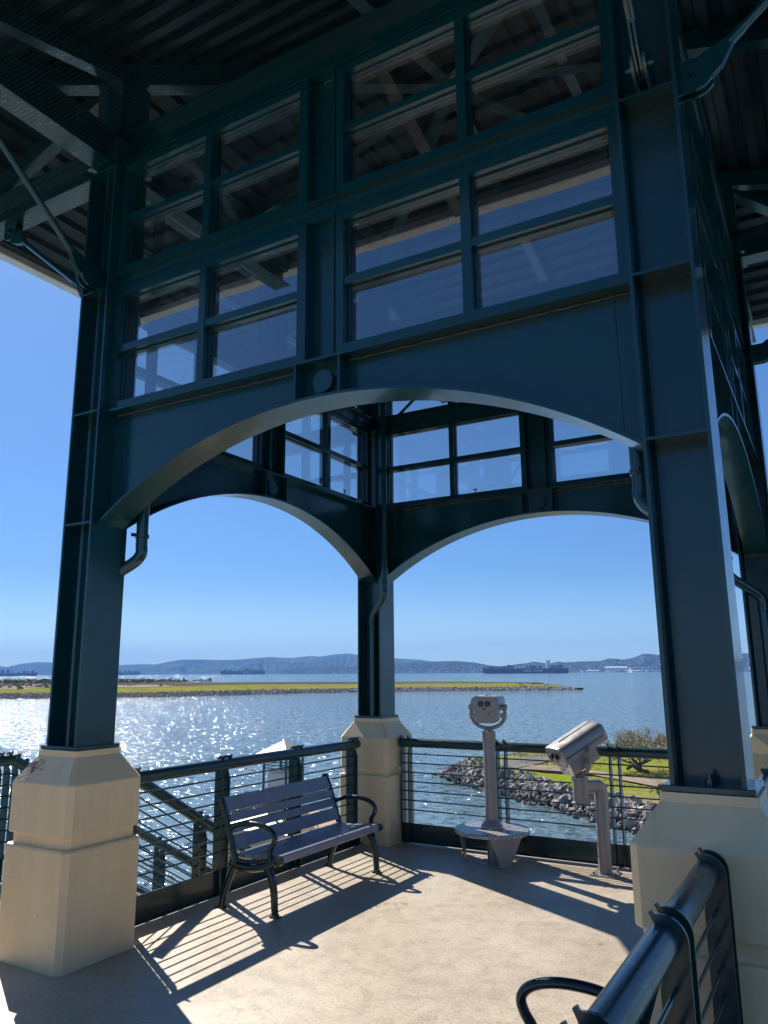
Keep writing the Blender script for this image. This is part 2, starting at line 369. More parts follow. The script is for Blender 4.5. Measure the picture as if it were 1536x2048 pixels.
def column(cx, cy):
    z0, z1 = ZB + .028, 5.995
    m = MB(); tf = .019
    for sx in (-1, 1):
        a, b = sorted((cx + sx * HX, cx + sx * (HX - tf))); m.box(a, b, cy - HY, cy + HY, z0, z1)
    m.box(cx - HX + tf, cx + HX - tf, cy - .007, cy + .007, z0, z1)
    # weld fillets
    for sx in (-1, 1):
        for sy in (-1, 1):
            x = cx + sx * (HX - tf); y = cy + sy * .007
            m.quad((x, y + sy * .014, z0), (x - sx * .014, y, z0), (x - sx * .014, y, z1), (x, y + sy * .014, z1))
    col = pb(m, 'column', GREEN)
    m = MB().box(cx - .191, cx + .191, cy - .193, cy + .193, ZB, ZB + .028); pb(m, 'base_plate', GREEN, col, bevel=.004)
    for sy in (-1, 1):
        for z in (ZS, ZQ - .008, ZT, 5.96):
            y0, y1 = sorted((cy + sy * .008, cy + sy * (HY - .003)))
            m = MB().box(cx - HX + tf, cx + HX - tf, y0, y1, z - .008, z + .008)
            pb(m, 'stiffener', GREEN, col)
        m = MB().lathe([(.022, 0), (.022, .022), (.012, .024), (.012, .045)], 6, (cx, cy + sy * .10, ZB + .028)); pb(m, 'anchor_bolt', GREEN, col)
    return col
for cx, cy in ((0, 0), (SX, 0), (0, SY), (SX, SY)):
    pd = pedestal(cx, cy); cl = column(cx, cy)
    if (cx, cy) == (0, 0): PED_L = pd
# graffiti on the sloping cap of the near left pedestal
def gz(pts): return spline(pts, 5)
gm = MB()
G = [[(-0.247, -0.312, 1.163), (-0.196, -0.301, 1.178), (-0.133, -0.307, 1.169), (-0.175, -0.314, 1.16), (-0.239, -0.313, 1.161), (-0.235, -0.305, 1.172)],
     [(-0.249, -0.290, 1.193), (-0.20, -0.281, 1.205), (-0.152, -0.272, 1.218), (-0.180, -0.240, 1.265), (-0.150, -0.228, 1.279), (-0.117, -0.223, 1.286), (-0.088, -0.233, 1.272), (-0.12, -0.25, 1.25), (-0.163, -0.265, 1.228), (-0.22, -0.274, 1.215)],
     [(-0.222, -0.267, 1.225), (-0.195, -0.233, 1.272), (-0.20, -0.262, 1.232), (-0.165, -0.228, 1.279), (-0.175, -0.265, 1.228), (-0.144, -0.231, 1.275), (-0.153, -0.283, 1.203), (-0.12, -0.262, 1.232), (-0.08, -0.262, 1.232), (-0.053, -0.268, 1.223)]]
for g in G: gm.tube(gz([(a, b - .001, c) for a, b, c in g]), .0022, 5)
pb(gm, 'graffiti_scrawl', INK, PED_L)

def W(side, u, n, z):
    return {'front': (u, -n, z), 'back': (u, SY + n, z), 'left': (-n, u, z), 'right': (SX + n, u, z)}[side]
def wbox(m, side, u0, u1, n0, n1, z0, z1):
    a = W(side, u0, n0, z0); b = W(side, u1, n1, z1)
    m.box(min(a[0], b[0]), max(a[0], b[0]), min(a[1], b[1]), max(a[1], b[1]), z0, z1); return m
def arch(side):
    L_ = SX if side in ('front', 'back') else SY
    e = HX if side in ('front', 'back') else .009
    ew = HX if side in ('front', 'back') else HY
    hs = L_ / 2 - ew; rise = .625; zc = 3.60; Rr = (hs * hs + rise * rise) / (2 * rise)
    def zl(u):
        d = min(abs(u - L_ / 2), hs); return zc - (Rr - math.sqrt(Rr * Rr - d * d))
    fw_ = .128 if side in ('front', 'back') else .105
    us = [ew + (L_ - 2 * ew) * i / 48 for i in range(49)]
    if e < ew: us = [e] + us + [L_ - e]
    m = MB()
    for a, b in zip(us[:-1], us[1:]):
        for n in (-.007, .007):
            m.quad(W(side, a, n, zl(a)), W(side, b, n, zl(b)), W(side, b, n, 3.84), W(side, a, n, 3.84))
    web = pb(m, 'arch_beam', GREEN)
    # curved lower flange
    m = MB(); k = 0; n_ = len(us)
    for u in us:
        z = zl(u)
        for dn, dz in ((-fw_, 0), (fw_, 0), (fw_, -.018), (-fw_, -.018)): m.v.append(W(side, u, dn, z + dz))
    for i in range(n_ - 1):
        for j in range(4):
            m.f.append((i * 4 + j, i * 4 + (j + 1) % 4, i * 4 + 4 + (j + 1) % 4, i * 4 + 4 + j)); m.sm.append(2)
    m.f += [(0, 1, 2, 3), tuple((n_ - 1) * 4 + j for j in (3, 2, 1, 0))]; m.sm += [0, 0]
    pb(m, 'arch_flange', GREEN, web)
    m = MB(); wbox(m, side, e, L_ - e, -.118 if fw_ > .11 else -.105, .118 if fw_ > .11 else .105, 3.84, 3.858); pb(m, 'top_flange', GREEN, web)
    c = L_ / 2
    for du in (-.17, .17):
        for sn in (-1, 1):
            m = MB(); a, b = sorted((sn * .0075, sn * (fw_ - .012)))
            wbox(m, side, c + du - .007, c + du + .007, a, b, zl(c + .17) - .004, 3.84); pb(m, 'keystone_rib', GREEN, web)
    for sn in (-1, 1):
        ax = Vector(W(side, c, sn * .0075, 3.722)); d = Vector(W(side, c, sn * .045, 3.722)) - ax
        pb(MB().tube([ax, ax + d], .076, 32), 'keystone_boss', GREEN, web)
    if side in ('front', 'back'):
        for sn in (-1, 1):
            for ua, ub in ((ew + .03, c - .19), (c + .19, L_ - ew - .03)):
                pts = [W(side, ua + (ub - ua) * q / 40, sn * (.012 + .002 * math.sin(q * 2.3)), 3.835 + .0015 * math.sin(q * 1.7)) for q in range(41)]
                pb(MB().tube(pts, .0058, 5), 'weld_bead', WELD, web)
            for uu in (ew + .115, c - .215, c + .215, L_ - ew - .115):
                z0 = zl(uu) + .01
                pb(MB().tube([W(side, uu + .0015 * math.sin(q * 2.1), sn * .0085, z0 + (3.83 - z0) * q / 24) for q in range(25)], .0028, 5), 'weld_bead', GREEN, web)
    # mullion post between the window bays, top rail beam, then the windows
    for z0, z1 in ((3.858, 4.868), (5.0, 5.99)):
        m = MB()
        for du in (-.112, .112): wbox(m, side, c + du - .008, c + du + .008, -.10, .10, z0, z1)
        wbox(m, side, c - .104, c + .104, -.006, .006, z0, z1)
        pb(m, 'mullion_post', GREEN)
    m = MB(); wbox(m, side, e + (0 if e > .1 else .0), L_ - e, -.11 if fw_ > .11 else -.103, .11 if fw_ > .11 else .103, 4.982, 5.0)
    wbox(m, side, e, L_ - e, -.06, .06, 4.868, 4.982)
    pb(m, 'transom_beam', GREEN)
    for z0, z1 in ((3.861, 4.866), (5.003, 5.99)):
        for u0, u1 in ((ew + .002, c - .122), (c + .122, L_ - ew - .002)):
            fr = MB(); a, b = -.035, .088; t = .062
            wbox(fr, side, u0, u0 + t, a, b, z0, z1); wbox(fr, side, u1 - t, u1, a, b, z0, z1)
            wbox(fr, side, u0 + t, u1 - t, a + .002, b - .002, z0, z0 + t); wbox(fr, side, u0 + t, u1 - t, a + .002, b - .002, z1 - t, z1)
            um, zm = (u0 + u1) / 2, (z0 + z1) / 2
            wbox(fr, side, um - .030, um + .030, a + .004, b - .004, z0 + t, z1 - t)
            wbox(fr, side, u0 + t, um - .030, a + .006, b - .010, zm - .028, zm + .028); wbox(fr, side, um + .030, u1 - t, a + .006, b - .010, zm - .028, zm + .028)
            # glazing beads
            for ua, ub in ((u0 + t, um - .03), (um + .03, u1 - t)):
                for za, zb in ((z0 + t, zm - .028), (zm + .028, z1 - t)):
                    for q in ((ua, ub, za, za + .012), (ua, ub, zb - .012, zb), (ua, ua + .012, za + .012, zb - .012), (ub - .012, ub, za + .012, zb - .012)):
                        wbox(fr, side, q[0], q[1], .012, .034, q[2], q[3])
            win = pb(fr, 'window', GREEN)
            g = MB()
            for ua, ub in ((u0 + t, um - .03), (um + .03, u1 - t)):
                for za, zb in ((z0 + t, zm - .028), (zm + .028, z1 - t)):
                    g.quad(W(side, ua, .008, za), W(side, ub, .008, za), W(side, ub, .008, zb), W(side, ua, .008, zb))
            pb(g, 'pane', GLASS, win)
            if z0 < 4:
                k = MB(); k.tube([W(side, um + .3, -.05, z0 + t - .004), W(side, um + .3, -.05, z0 + t + .03)], .006, 8)
                k.tube([W(side, um + .275, -.05, z0 + t + .033), W(side, um + .325, -.05, z0 + t + .033)], .007, 8); pb(k, 'latch', GREEN, win)
for sd_ in ('front', 'back', 'left', 'right'): arch(sd_)

# ring beams and outriggers on the column heads
OV = 2.30
def ibeam_x(y, x0, x1, z0, dz):
    m = MB(); m.box(x0, x1, y - .10, y + .10, z0, z0 + .018); m.box(x0, x1, y - .09, y + .09, z0 + .29, z0 + .308)
    m.box(x0, x1, y - .008, y + .008, z0 + .018, z0 + .29); return pb(m, 'ring_beam', GREEN)
def ibeam_y(x, y0, y1, z0):
    m = MB(); m.box(x - .10, x + .10, y0, y1, z0, z0 + .018); m.box(x - .09, x + .09, y0, y1, z0 + .29, z0 + .308)
    m.box(x - .008, x + .008, y0, y1, z0 + .018, z0 + .29); return pb(m, 'ring_beam', GREEN)
for y in (0, SY): ibeam_x(y, -OV, SX + OV, 6.0, 0)
for x in (0, SX):
    for a, b in ((-OV, -.101), (.101, SY - .101), (SY + .101, SY + OV)): ibeam_y(x, a, b, 6.0)
for cx in (0, SX):
    for cy in (0, SY):
        pb(MB().box(cx - .15, cx + .15, cy - .15, cy + .15, 6.309, 6.86), 'king_post', GREEN)
        pb(MB().box(cx - .19, cx + .19, cy - .19, cy + .19, 6.02, 6.2), 'node_box', GREEN)

# hipped roof
EV = 2.42; ZE = 6.34; SL = 0.30
X0, X1, Y0, Y1 = -EV, SX + EV, -EV, SY + EV
XC, YC = SX / 2, SY / 2; DM = min(XC - X0, YC - Y0)
def zr(d): return ZE + SL * d
roof_m = MB()
prof = []; d = 0.0; pitch = .20
while d < DM:
    for dd, zz in ((0, 0), (.07, 0), (.085, .05), (.125, .05)):
        pass
    prof += [(d, 0), (d + .085, 0), (d + .105, .05), (d + .18, .05)]; d += pitch
prof = [p for p in prof if p[0] < DM] + [(DM, 0)]
for s_ in range(4):
    for (d0, h0), (d1, h1) in zip(prof[:-1], prof[1:]):
        def E(d_, h, end):
            z = zr(d_) + h
            if s_ == 0: return (X0 + d_ if not end else X1 - d_, Y0 + d_, z)
            if s_ == 1: return (X0 + d_ if not end else X1 - d_, Y1 - d_, z)
            if s_ == 2: return (X0 + d_, Y0 + d_ if not end else Y1 - d_, z)
            return (X1 - d_, Y0 + d_ if not end else Y1 - d_, z)
        roof_m.quad(E(d0, h0, 0), E(d0, h0, 1), E(d1, h1, 1), E(d1, h1, 0))
roof = pb(roof_m, 'roof', DECKMET)
top = MB(); zt_ = .075
A_ = [(X0 - .03, Y0 - .03, ZE + zt_), (X1 + .03, Y0 - .03, ZE + zt_), (X1 + .03, Y1 + .03, ZE + zt_), (X0 - .03, Y1 + .03, ZE + zt_)]
pk = (XC, YC, zr(DM) + zt_ + .02)
for i in range(4): top.quad(A_[i], A_[(i + 1) % 4], pk)
pb(top, 'roof_covering', DECKMET, roof)
for nm, bx in (('gutter', (X0 - .11, X0 + .02, Y0 - .11, Y1 + .11)), ('gutter', (X1 - .02, X1 + .11, Y0 - .11, Y1 + .11)), ('gutter', (X0 + .021, X1 - .021, Y0 - .11, Y0 + .02)), ('gutter', (X0 + .021, X1 - .021, Y1 - .02, Y1 + .11))):
    pb(MB().box(*bx, ZE - .07, ZE + .055), nm, GUTTER, roof, bevel=.01)
# rafters (under the deck)
def beam(p, q, w_, h_, name='rafter'):
    p, q = Vector(p), Vector(q); t = (q - p).normalized(); s = t.cross(Vector((0, 0, 1))).normalized(); up = s.cross(t)
    m = MB(); k = [(-1, 0), (1, 0), (1, -1), (-1, -1)]
    m.v = [tuple(c + s * a * w_ / 2 + up * b * h_) for c in (p, q) for a, b in k]
    m.f = [(0, 1, 2, 3), (7, 6, 5, 4)] + [(j, 4 + j, 4 + (j + 1) % 4, (j + 1) % 4) for j in range(4)]; m.sm = [0] * 6
    return pb(m, name, GREEN, roof)
for x in (0.0, XC, SX):
    dl = (x - X0) if x < XC else (X1 - x)
    dl = min(dl, DM - .1)
    beam((x, Y0 + .05, zr(.05) - .004), (x, Y0 + dl, zr(dl) - .004), .11, .16); beam((x, Y1 - .05, zr(.05) - .004), (x, Y1 - dl, zr(dl) - .004), .11, .16)
for y in (0.0, YC, SY):
    dl = min((y - Y0) if y < YC else (Y1 - y), DM - .1)
    beam((X0 + .05, y, zr(.05) - .004), (X0 + dl, y, zr(dl) - .004), .11, .16); beam((X1 - .05, y, zr(.05) - .004), (X1 - dl, y, zr(dl) - .004), .11, .16)
for sx, sy in ((0, 0), (1, 0), (0, 1), (1, 1)):
    fx = (lambda d_: X0 + d_) if not sx else (lambda d_: X1 - d_); fy = (lambda d_: Y0 + d_) if not sy else (lambda d_: Y1 - d_)
    beam((fx(.05), fy(.05), zr(.05) - .012), (fx(DM), fy(DM), zr(DM) - .012), .13, .20, 'hip_rafter')
# purlins between the rafters inside
for dd in (3.4,):
    z = zr(dd) - .012
    beam((X0 + dd, Y0 + dd, z), (X1 - dd, Y0 + dd, z), .09, .14, 'purlin'); beam((X0 + dd, Y1 - dd, z), (X1 - dd, Y1 - dd, z), .09, .14, 'purlin')
    beam((X0 + dd, Y0 + dd, z), (X0 + dd, Y1 - dd, z), .09, .14, 'purlin'); beam((X1 - dd, Y0 + dd, z), (X1 - dd, Y1 - dd, z), .09, .14, 'purlin')
# diagonal brace rods with clevises, one outward in x and one outward in y at each column
def brace(cx, cy, dx, dy):
    n = Vector((dx, dy, 0)); s = Vector((-dy, dx, 0)); up = Vector((0, 0, 1))
    base = Vector((cx, cy, 0)) + n * (HX if dx else .012)
    reach = 1.42
    lo = Vector((cx, cy, 4.97)) + n * (.235 if dx else .235); hi = Vector((cx, cy, 5.92)) + n * reach
    t = (hi - lo).normalized()
    a = lo + t * .22; b = hi - t * .22
    rod = pb(MB().tube([a, b], .024, 10), 'brace_rod', GREEN)
    def plate(c, rad, tail, off, th=.010):
        """round-ended lug plate in the (n,z) plane; tail = direction it grows to"""
        tl = Vector(tail); L2 = tl.length; tn = tl.normalized(); pn = s.cross(tn)
        poly = []
        for k in range(13):
            an = math.pi / 2 + math.pi * k / 12; poly.append((math.cos(an) * rad, math.sin(an) * rad))
        poly += [(L2, -rad), (L2, rad)]
        return lambda m: m.prism(poly, lambda p, q, h: c + tn * p + pn * q + s * (off + h), -th / 2, th / 2)
    for off in (-.030, .030):
        lug = MB(); plate(lo, .095, -n * (.235 - (HX if dx else .010)) if dx else -n * .225, off, .016)(lug); pb(lug, 'lug_plate', GREEN, rod)
        lug = MB(); plate(hi, .085, up * (6.0 - hi.z), off, .016)(lug); pb(lug, 'lug_plate', GREEN, rod)
    for c, tn in ((lo, t), (hi, -t)):
        cl = MB()
        for off in (-.011, .011):
            poly = []
            for k in range(13):
                an = math.pi / 2 + math.pi * k / 12; poly.append((math.cos(an) * .075, math.sin(an) * .075))
            poly += [(.12, -.070), (.24, -.022), (.32, -.022), (.32, .022), (.24, .022), (.12, .070)]
            pn = s.cross(tn)
            cl.prism(poly, lambda p, q, h: c + tn * p + pn * q + s * (off + h), -.006, .006)
        pb(cl, 'clevis', GREEN, rod)
        bo = MB().tube([c - s * .075, c + s * .068], .014, 8); bo.tube([c - s * .058, c - s * .040], .026, 6); bo.tube([c + s * .040, c + s * .058], .026, 6)
        pb(bo, 'bolt', GREEN, rod)
for cx, sxx in ((0, -1), (SX, 1)):
    for cy, syy in ((0, -1), (SY, 1)):
        brace(cx, cy, sxx, 0); brace(cx, cy, 0, syy)
# downspouts in the inner corners, dog-legged into the column channels
def downspout(cx, cy, ix, iy, xo, tosy):
    x, y = cx + ix * .255, cy + iy * .235
    yc = cy + tosy * .085; xc = cx + xo
    pts = [(x, y, 6.0), (x, y, 2.84)]
    el = spline([(x, y, 2.84), (x, y, 2.78), (x + (xc - x) * .15, y + (yc - y) * .15, 2.72), (x + (xc - x) * .5, y + (yc - y) * .5, 2.65), (xc + (x - xc) * .15, yc + (y - yc) * .15, 2.58), (xc, yc, 2.52), (xc, yc, 2.44)], 5)
    m = MB().tube([(x, y, 6.0), (x, y, 2.84)], .045, 16).tube(el, .046, 16).tube([(xc, yc, 2.44), (xc, yc, ZB + .03)], .042, 16)
    ds = pb(m, 'downspout', GREEN)
    c = MB()
    for z in (2.9, 3.5, 4.6):
        c = MB().lathe([(.047, 0), (.055, .004), (.055, .03), (.047, .034)], 16, (x, y, z)); c.box(x - .012, x + .012, min(y, y - iy * .1), max(y, y - iy * .1), z + .005, z + .03)
        pb(c, 'pipe_collar', GREEN, ds)
    pb(MB().lathe([(.047, 0), (.053, .004), (.053, .03), (.047, .034)], 16, (xc, yc, 2.42)), 'pipe_collar', GREEN, ds)
downspout(0, 0, 1, 1, 0, 1); downspout(SX, 0, -1, 1, 0, 1); downspout(0, SY, 1, -1, 0, -1); downspout(SX, SY, -1, -1, .0, -1)
# bird netting under the eaves
net = MB()
def strip(x0, x1, y0, y1, z):
    net.quad((x0, y0, z), (x1, y0, z), (x1, y1, z), (x0, y1, z))
st = .032; wd = .0016
def netpatch(xa, xb, ya, yb):
    x = xa
    while x < xb: strip(x, x + wd, ya, yb, 5.985); x += st
    y = ya
    while y < yb: strip(xa, xb, y, y + wd, 5.9856); y += st
netpatch(-1.95, SX + 1.95, -1.95, -.20); netpatch(-1.95, -.20, -.2, SY + .2)
nt_ = pb(net, 'bird_netting', NETM)

# ------------------------------------------------------------------ deck
dk = MB()
dk.box(-.12, 4.37, .62, SY + .16, -.30, 0); dk.box(-2.2, 16, -12, .62, -.30, 0)
o = dk.build('deck_floor', FLOOR, kind='structure')

# ------------------------------------------------------------------ railings
def railing(name, p0, p1, posts, out, label, slope=0.0, kick=True, rods=7, z_base=0.0, ends=(0, 0), group=None, closed=False):
    p0 = Vector((*p0, 0)); p1 = Vector((*p1, 0)); t = (p1 - p0); LN = t.length; t.normalize(); o_ = Vector((*out, 0))
    e = empty(name, (p0.x, p0.y, z_base), 0, label, 'railing', group)
    H = 1.085
    def Q(s, a, z): return t * s + o_ * a + Vector((0, 0, z - slope * s))
    top_ = MB().tube([Q(ends[0], 0, H), Q(LN - ends[1], 0, H)], .050, 20)
    top_.build('top_rail', RAILG, e)
    for sp in posts:
        m = MB()
        for ds in (-.045, .045):
            poly = [(.074, -1.06), (.074, 0)]
            for k in range(1, 9): a = R(106 * k / 8); poly.append((.074 * math.cos(a), .074 * math.sin(a)))
            poly += [(.086 * math.cos(R(108)), .086 * math.sin(R(108))), (.084 * math.cos(R(116)), .084 * math.sin(R(116)))]
            for k in range(0, 10): a = R(116 - 192 * k / 9); poly.append((.0505 * math.cos(a), .0505 * math.sin(a)))
            poly += [(-.016, -.13), (-.016, -1.06)]
            m.prism(poly, lambda p, q, h: Q(sp + ds + h, p, H + q), -.0065, .0065)
        m.build('post', RAILG, e)
        if slope == 0:
            MB().tube([Q(sp, -.03, .012), Q(sp, -.03, .03)], .014, 6).build('bolt', RAILG, e)
    for k in range(rods):
        z = .353 + .1012 * k if rods == 7 else .30 + .12 * k
        MB().tube([Q(max(ends[0], 0), .03, z), Q(LN - ends[1], .03, z)], .0075, 8).build('rod', RAILG, e)
    if kick:
        m = MB(); m.prism([(.020, .015), (.020, .212), (.028, .212), (.028, .015)], lambda p, q, s: Q(s, p, q), 0, LN)
        m.prism([(-.02, .015), (-.02, .023), (.020, .023), (.020, .015)], lambda p, q, s: Q(s, p, q), 0, LN)
        m.build('kick_plate', RAILG, e)
    else:
        MB().tube([Q(0, .03, .22), Q(LN, .03, .22)], .022, 8).build('bottom_bar', RAILG, e)
    return e
railing('railing', (0, .345), (0, 3.93), (.165, 1.25, 2.34, 3.42), (-1, 0), 'green pipe railing with thin horizontal rods behind the slatted bench', ends=(0, .10))
railing('railing', (.34, 4.235), (3.92, 4.235), (.06, 1.22, 2.42, 3.50), (0, 1), 'green pipe railing behind the two coin viewers, facing the rock jetty', ends=(0, 0))
railing('railing', (4.25, .345), (4.25, 3.93), (.165, 1.25, 2.34, 3.42), (1, 0), 'green pipe railing mostly hidden behind the near right column')
railing('railing', (4.25, -.34), (4.25, -5.4), (.06, .955, 1.84, 2.72, 3.6), (1, 0), 'large green pipe railing in the near right corner of the view')
SLP = .56
railing('stair_railing', (-.60, .93), (-.60, 4.7), (1.06, 2.3, 3.5), (-1, 0), 'upper sloping stair railing beyond the bench, nearer the deck', slope=SLP, kick=False, group='stair railings going down to the water')
railing('stair_railing', (-2.05, .93), (-2.05, 4.7), (.1, 2.0, 3.4), (-1, 0), 'lower sloping stair railing beyond the bench, farther out over the water', slope=SLP, kick=False, group='stair railings going down to the water')
railing('landing_railing', (-2.05, -9.4), (-2.05, .93), (.3, 1.5, 2.7, 3.9, 5.1, 6.3, 7.5, 8.5, 9.3, 10.25), (-1, 0), 'level green railing at the far left edge behind the big pedestal')
stp = MB()
for k in range(18):
    y = .93 + k * .30
    stp.box(-1.98, -.68, y, y + .32, -.168 * (k + 1) - .04, -.168 * (k + 1))
stp.box(-2.0, -.66, .62, .93, -.2, -.004)
sto = stp.build('stairs', FLOOR); tag(sto, 'flight of stairs descending outside the railing towards the lantern', 'stairs')

# ------------------------------------------------------------------ bench
def make_bench():
    e = empty('park_bench', (0, 0, 0))
    HLN = .795
    back = spline([(.15, .36), (.125, .44), (.10, .52), (.065, .62), (.03, .72), (-.005, .80), (-.035, .845)], 5)
    for sgn in (-1, 1):
        y = sgn * HLN
        fr = MB()
        fr.tube([(p.x, y, p.y) for p in [Vector((q[0], q[1])) for q in back]], [.031] * 8 + [.026] * (len(back) - 8), 10, flat=.9)
        fr.tube([(-.035, y - .02, .845), (-.035, y + .02, .845)], .030, 14)
        # seat side rail with scroll ends
        fr.tube([tuple((p[0], y, p[1])) for p in [(q.x, q.y) for q in spline([(.10, .36), (.20, .335), (.33, .335), (.46, .36), (.57, .405)], 5)]], .030, 10)
        fr.tube([tuple((p[0], y, p[1])) for p in [(q.x, q.y) for q in spline([(.10, .40), (.22, .375), (.34, .385), (.50, .405), (.585, .42)], 5)]], .018, 10)
        fr.tube([(.59, y - .022, .415), (.59, y + .022, .415)], .036, 16)
        for cx_, cz_ in ((.12, .33), (.50, .325)):
            sp_ = [(cx_ + (.042 - .0042 * k / 2) * math.cos(k * .55), y, cz_ + (.042 - .0042 * k / 2) * math.sin(k * .55)) for k in range(16)]
            fr.tube(sp_, .012, 8); fr.tube([(cx_, y - .024, cz_), (cx_, y + .024, cz_)], .013, 10)
        for q in range(4): fr.tube([(.20 + .085 * q, y, .335), (.20 + .085 * q, y, .385)], .010, 6)
        fr.build('end_frame', CASTG, e)
        bl = spline([(.14, .34), (.105, .27), (.06, .17), (.03, .08), (.018, 0)], 5)
        m = MB().tube([(p.x, y, p.y) for p in bl], [.034 - .007 * i / len(bl) for i in range(len(bl))], 10, flat=.9); m.box(-.03, .05, y - .025, y + .025, 0, .012)
        m.tube([(-.012, y, .012), (-.012, y, .03)], .010, 6); m.build('leg', CASTG, e)
        fl = spline([(.48, .35), (.525, .28), (.548, .18), (.556, .08), (.562, 0)], 5)
        m = MB().tube([(p.x, y, p.y) for p in fl], [.035 - .007 * i / len(fl) for i in range(len(fl))], 10, flat=.9); m.box(.525, .61, y - .025, y + .025, 0, .012)
        m.tube([(.592, y, .012), (.592, y, .03)], .010, 6); m.build('leg', CASTG, e)
        am = spline([(.055, .60), (.12, .635), (.22, .665), (.34, .672), (.44, .66), (.515, .63), (.548, .585), (.535, .535), (.505, .49), (.50, .44), (.515, .40)], 6)
        MB().tube([(p.x, y, p.y) for p in am], .0215, 12, flat=1.15).build('armrest', CASTG, e)
    # back slats follow the curve of the frame
    bs = MB()
    def at(z):
        for a, b in zip(back[:-1], back[1:]):
            if a.y <= z <= b.y: return a.x + (b.x - a.x) * (z - a.y) / (b.y - a.y)
        return back[-1].x
    def slat(m, z0, z1, off=.028):
        x0, x1 = at(z0) + off, at(z1) + off; th = .018
        L2 = HLN - .022
        d = Vector((x1 - x0, z1 - z0)).normalized(); nn = Vector((d.y, -d.x))
        c = .004
        poly = [(x0, z0), (x0 + nn.x * (th - c), z0 + nn.y * (th - c)), (x0 + nn.x * th + d.x * c, z0 + nn.y * th + d.y * c), (x1 + nn.x * th - d.x * c, z1 + nn.y * th - d.y * c), (x1 + nn.x * (th - c), z1 + nn.y * (th - c)), (x1, z1)]
        m.prism(poly, lambda p, q, s: (p, s, q), -L2, L2)
    for z0, z1 in ((.735, .845), (.655, .718), (.575, .638), (.452, .558)): slat(bs, z0, z1, .006)
    bk = bs.build('backrest', SLATM, e)
    st_ = MB().tube([(at(z) + .0, 0, z) for z in (.42, .5, .6, .7, .8)], .014, 8); st_.build('center_strut', CASTG, e)
    ss = MB(); L2 = HLN - .022
    for x0, x1, za, zb in ((.135, .215, .405, .400), (.225, .305, .400, .402), (.315, .395, .402, .410), (.405, .485, .410, .420), (.495, .565, .421, .428)):
        ss.prism([(x0, za), (x1, zb), (x1, zb + .020), (x1 - .004, zb + .024), (x0 + .004, za + .024), (x0, za + .020)], lambda p, q, s: (p, s, q), -L2, L2)
    ss.prism([(.572, .385), (.592, .385), (.602, .40), (.602, .436), (.592, .448), (.572, .452)], lambda p, q, s: (p, s, q), -L2, L2)
    ss.build('seat', SLATM, e)
    MB().box(.18, .56, -.018, .018, .375, .399).build('seat_bracket', CASTG, e)
    MB().tube([(.34, -HLN, .345), (.34, HLN, .345)], .014, 8).build('stretcher', CASTG, e)
    return e
bench = make_bench(); bench.location = (.215, 2.125, 0)
tag(bench, 'whole grey slatted bench with green iron ends standing by the left railing', 'bench', 'slatted benches')
index_kids()
b2 = copy_tree(bench); b2.location = (4.09, -1.47, 0); b2.rotation_euler = (0, 0, math.pi)
b2['label'] = 'bench at the bottom edge, only its looped green armrest showing beside the near railing'

# ------------------------------------------------------------------ coin operated viewers
def viewer_head(e, piv, yaw, pitch, sc=1.0, wd=1.0):
    Mh = Matrix.Translation(piv) @ Matrix.Rotation(yaw, 4, 'Z') @ Matrix.Rotation(pitch, 4, 'X') @ Matrix.Diagonal((wd * sc, sc * 1.12, sc, 1))
    def P(p, q, s): return Mh @ Vector((p, s, q))
    # optical axis along +y (away from the user); eyepieces at y = -.20
    up = [(-.142, .0), (-.142, .045), (-.137, .082), (-.118, .106), (-.085, .117), (0, .120), (.085, .117), (.118, .106), (.137, .082), (.142, .045), (.142, .0), (.136, -.022), (.120, -.035), (-.120, -.035), (-.136, -.022)]
    m = MB()
    secs = [(-.205, .93), (-.195, .985), (-.18, 1.0), (.16, 1.03), (.19, 1.02), (.20, .96)]
    n = len(up); k = 0
    for s_, sc in secs: m.v += [tuple(P(a * sc, .035 + (b - .035) * sc, s_)) for a, b in up]
    for i in range(len(secs) - 1):
        for j in range(n): m.f.append((i * n + j, i * n + (j + 1) % n, (i + 1) * n + (j + 1) % n, (i + 1) * n + j)); m.sm.append(2)
    m.f.append(tuple(range(n))); m.f.append(tuple((len(secs) - 1) * n + j for j in range(n))[::-1]); m.sm += [0, 0]
    hs = m.build('housing', TAUPE, e)
    m = MB()
    lowp = [(-.108, -.035), (.108, -.035), (.102, -.12), (.092, -.145), (.076, -.152), (-.076, -.152), (-.092, -.145), (-.102, -.12)]
    m.prism(lowp, P, -.175, .08)
    m.build('coin_box', TAUPE, e)
    m = MB()
    m.box(-.085, -.02, -.179, -.174, -.115, -.065, Mh); m.build('coin_door', TAUPEL, e)
    m = MB().box(.045, .051, -.180, -.174, -.075, -.045, Mh); m.build('coin_slot', BLACK, e)
    m = MB().quad(Mh @ Vector((-.022, -.2065, -.012)), Mh @ Vector((0, -.2065, -.028)), Mh @ Vector((.022, -.2065, -.012)), Mh @ Vector((0, -.2065, .018))); m.build('sticker', ORANGE, e)
    m = MB().box(-.0025, .0025, -.13, .19, .1215, .1265, Mh); m.box(-.148, -.1415, -.19, .17, .018, .023, Mh); m.box(.1415, .148, -.19, .17, .018, .023, Mh); m.build('seam', SEAM, e)
    for x in (-.036, .036):
        a = Mh @ Vector((x, -.185, .040)); b = Mh @ Vector((x, -.228, .040)); c = Mh @ Vector((x, -.2285, .040)); d = Mh @ Vector((x, -.2295, .04))
        ep = MB().tube([a, b], .026, 20).build('eyepiece', BLACK, e)
        MB().tube([c, d], .011, 14).build('lens', GLASSY, ep)
        o1 = Mh @ Vector((x * 1.7, .195, .045)); o2 = Mh @ Vector((x * 1.7, .206, .045)); MB().tube([o1, o2], .040, 20).build('objective_lens', BLACK, e)
    return Mh
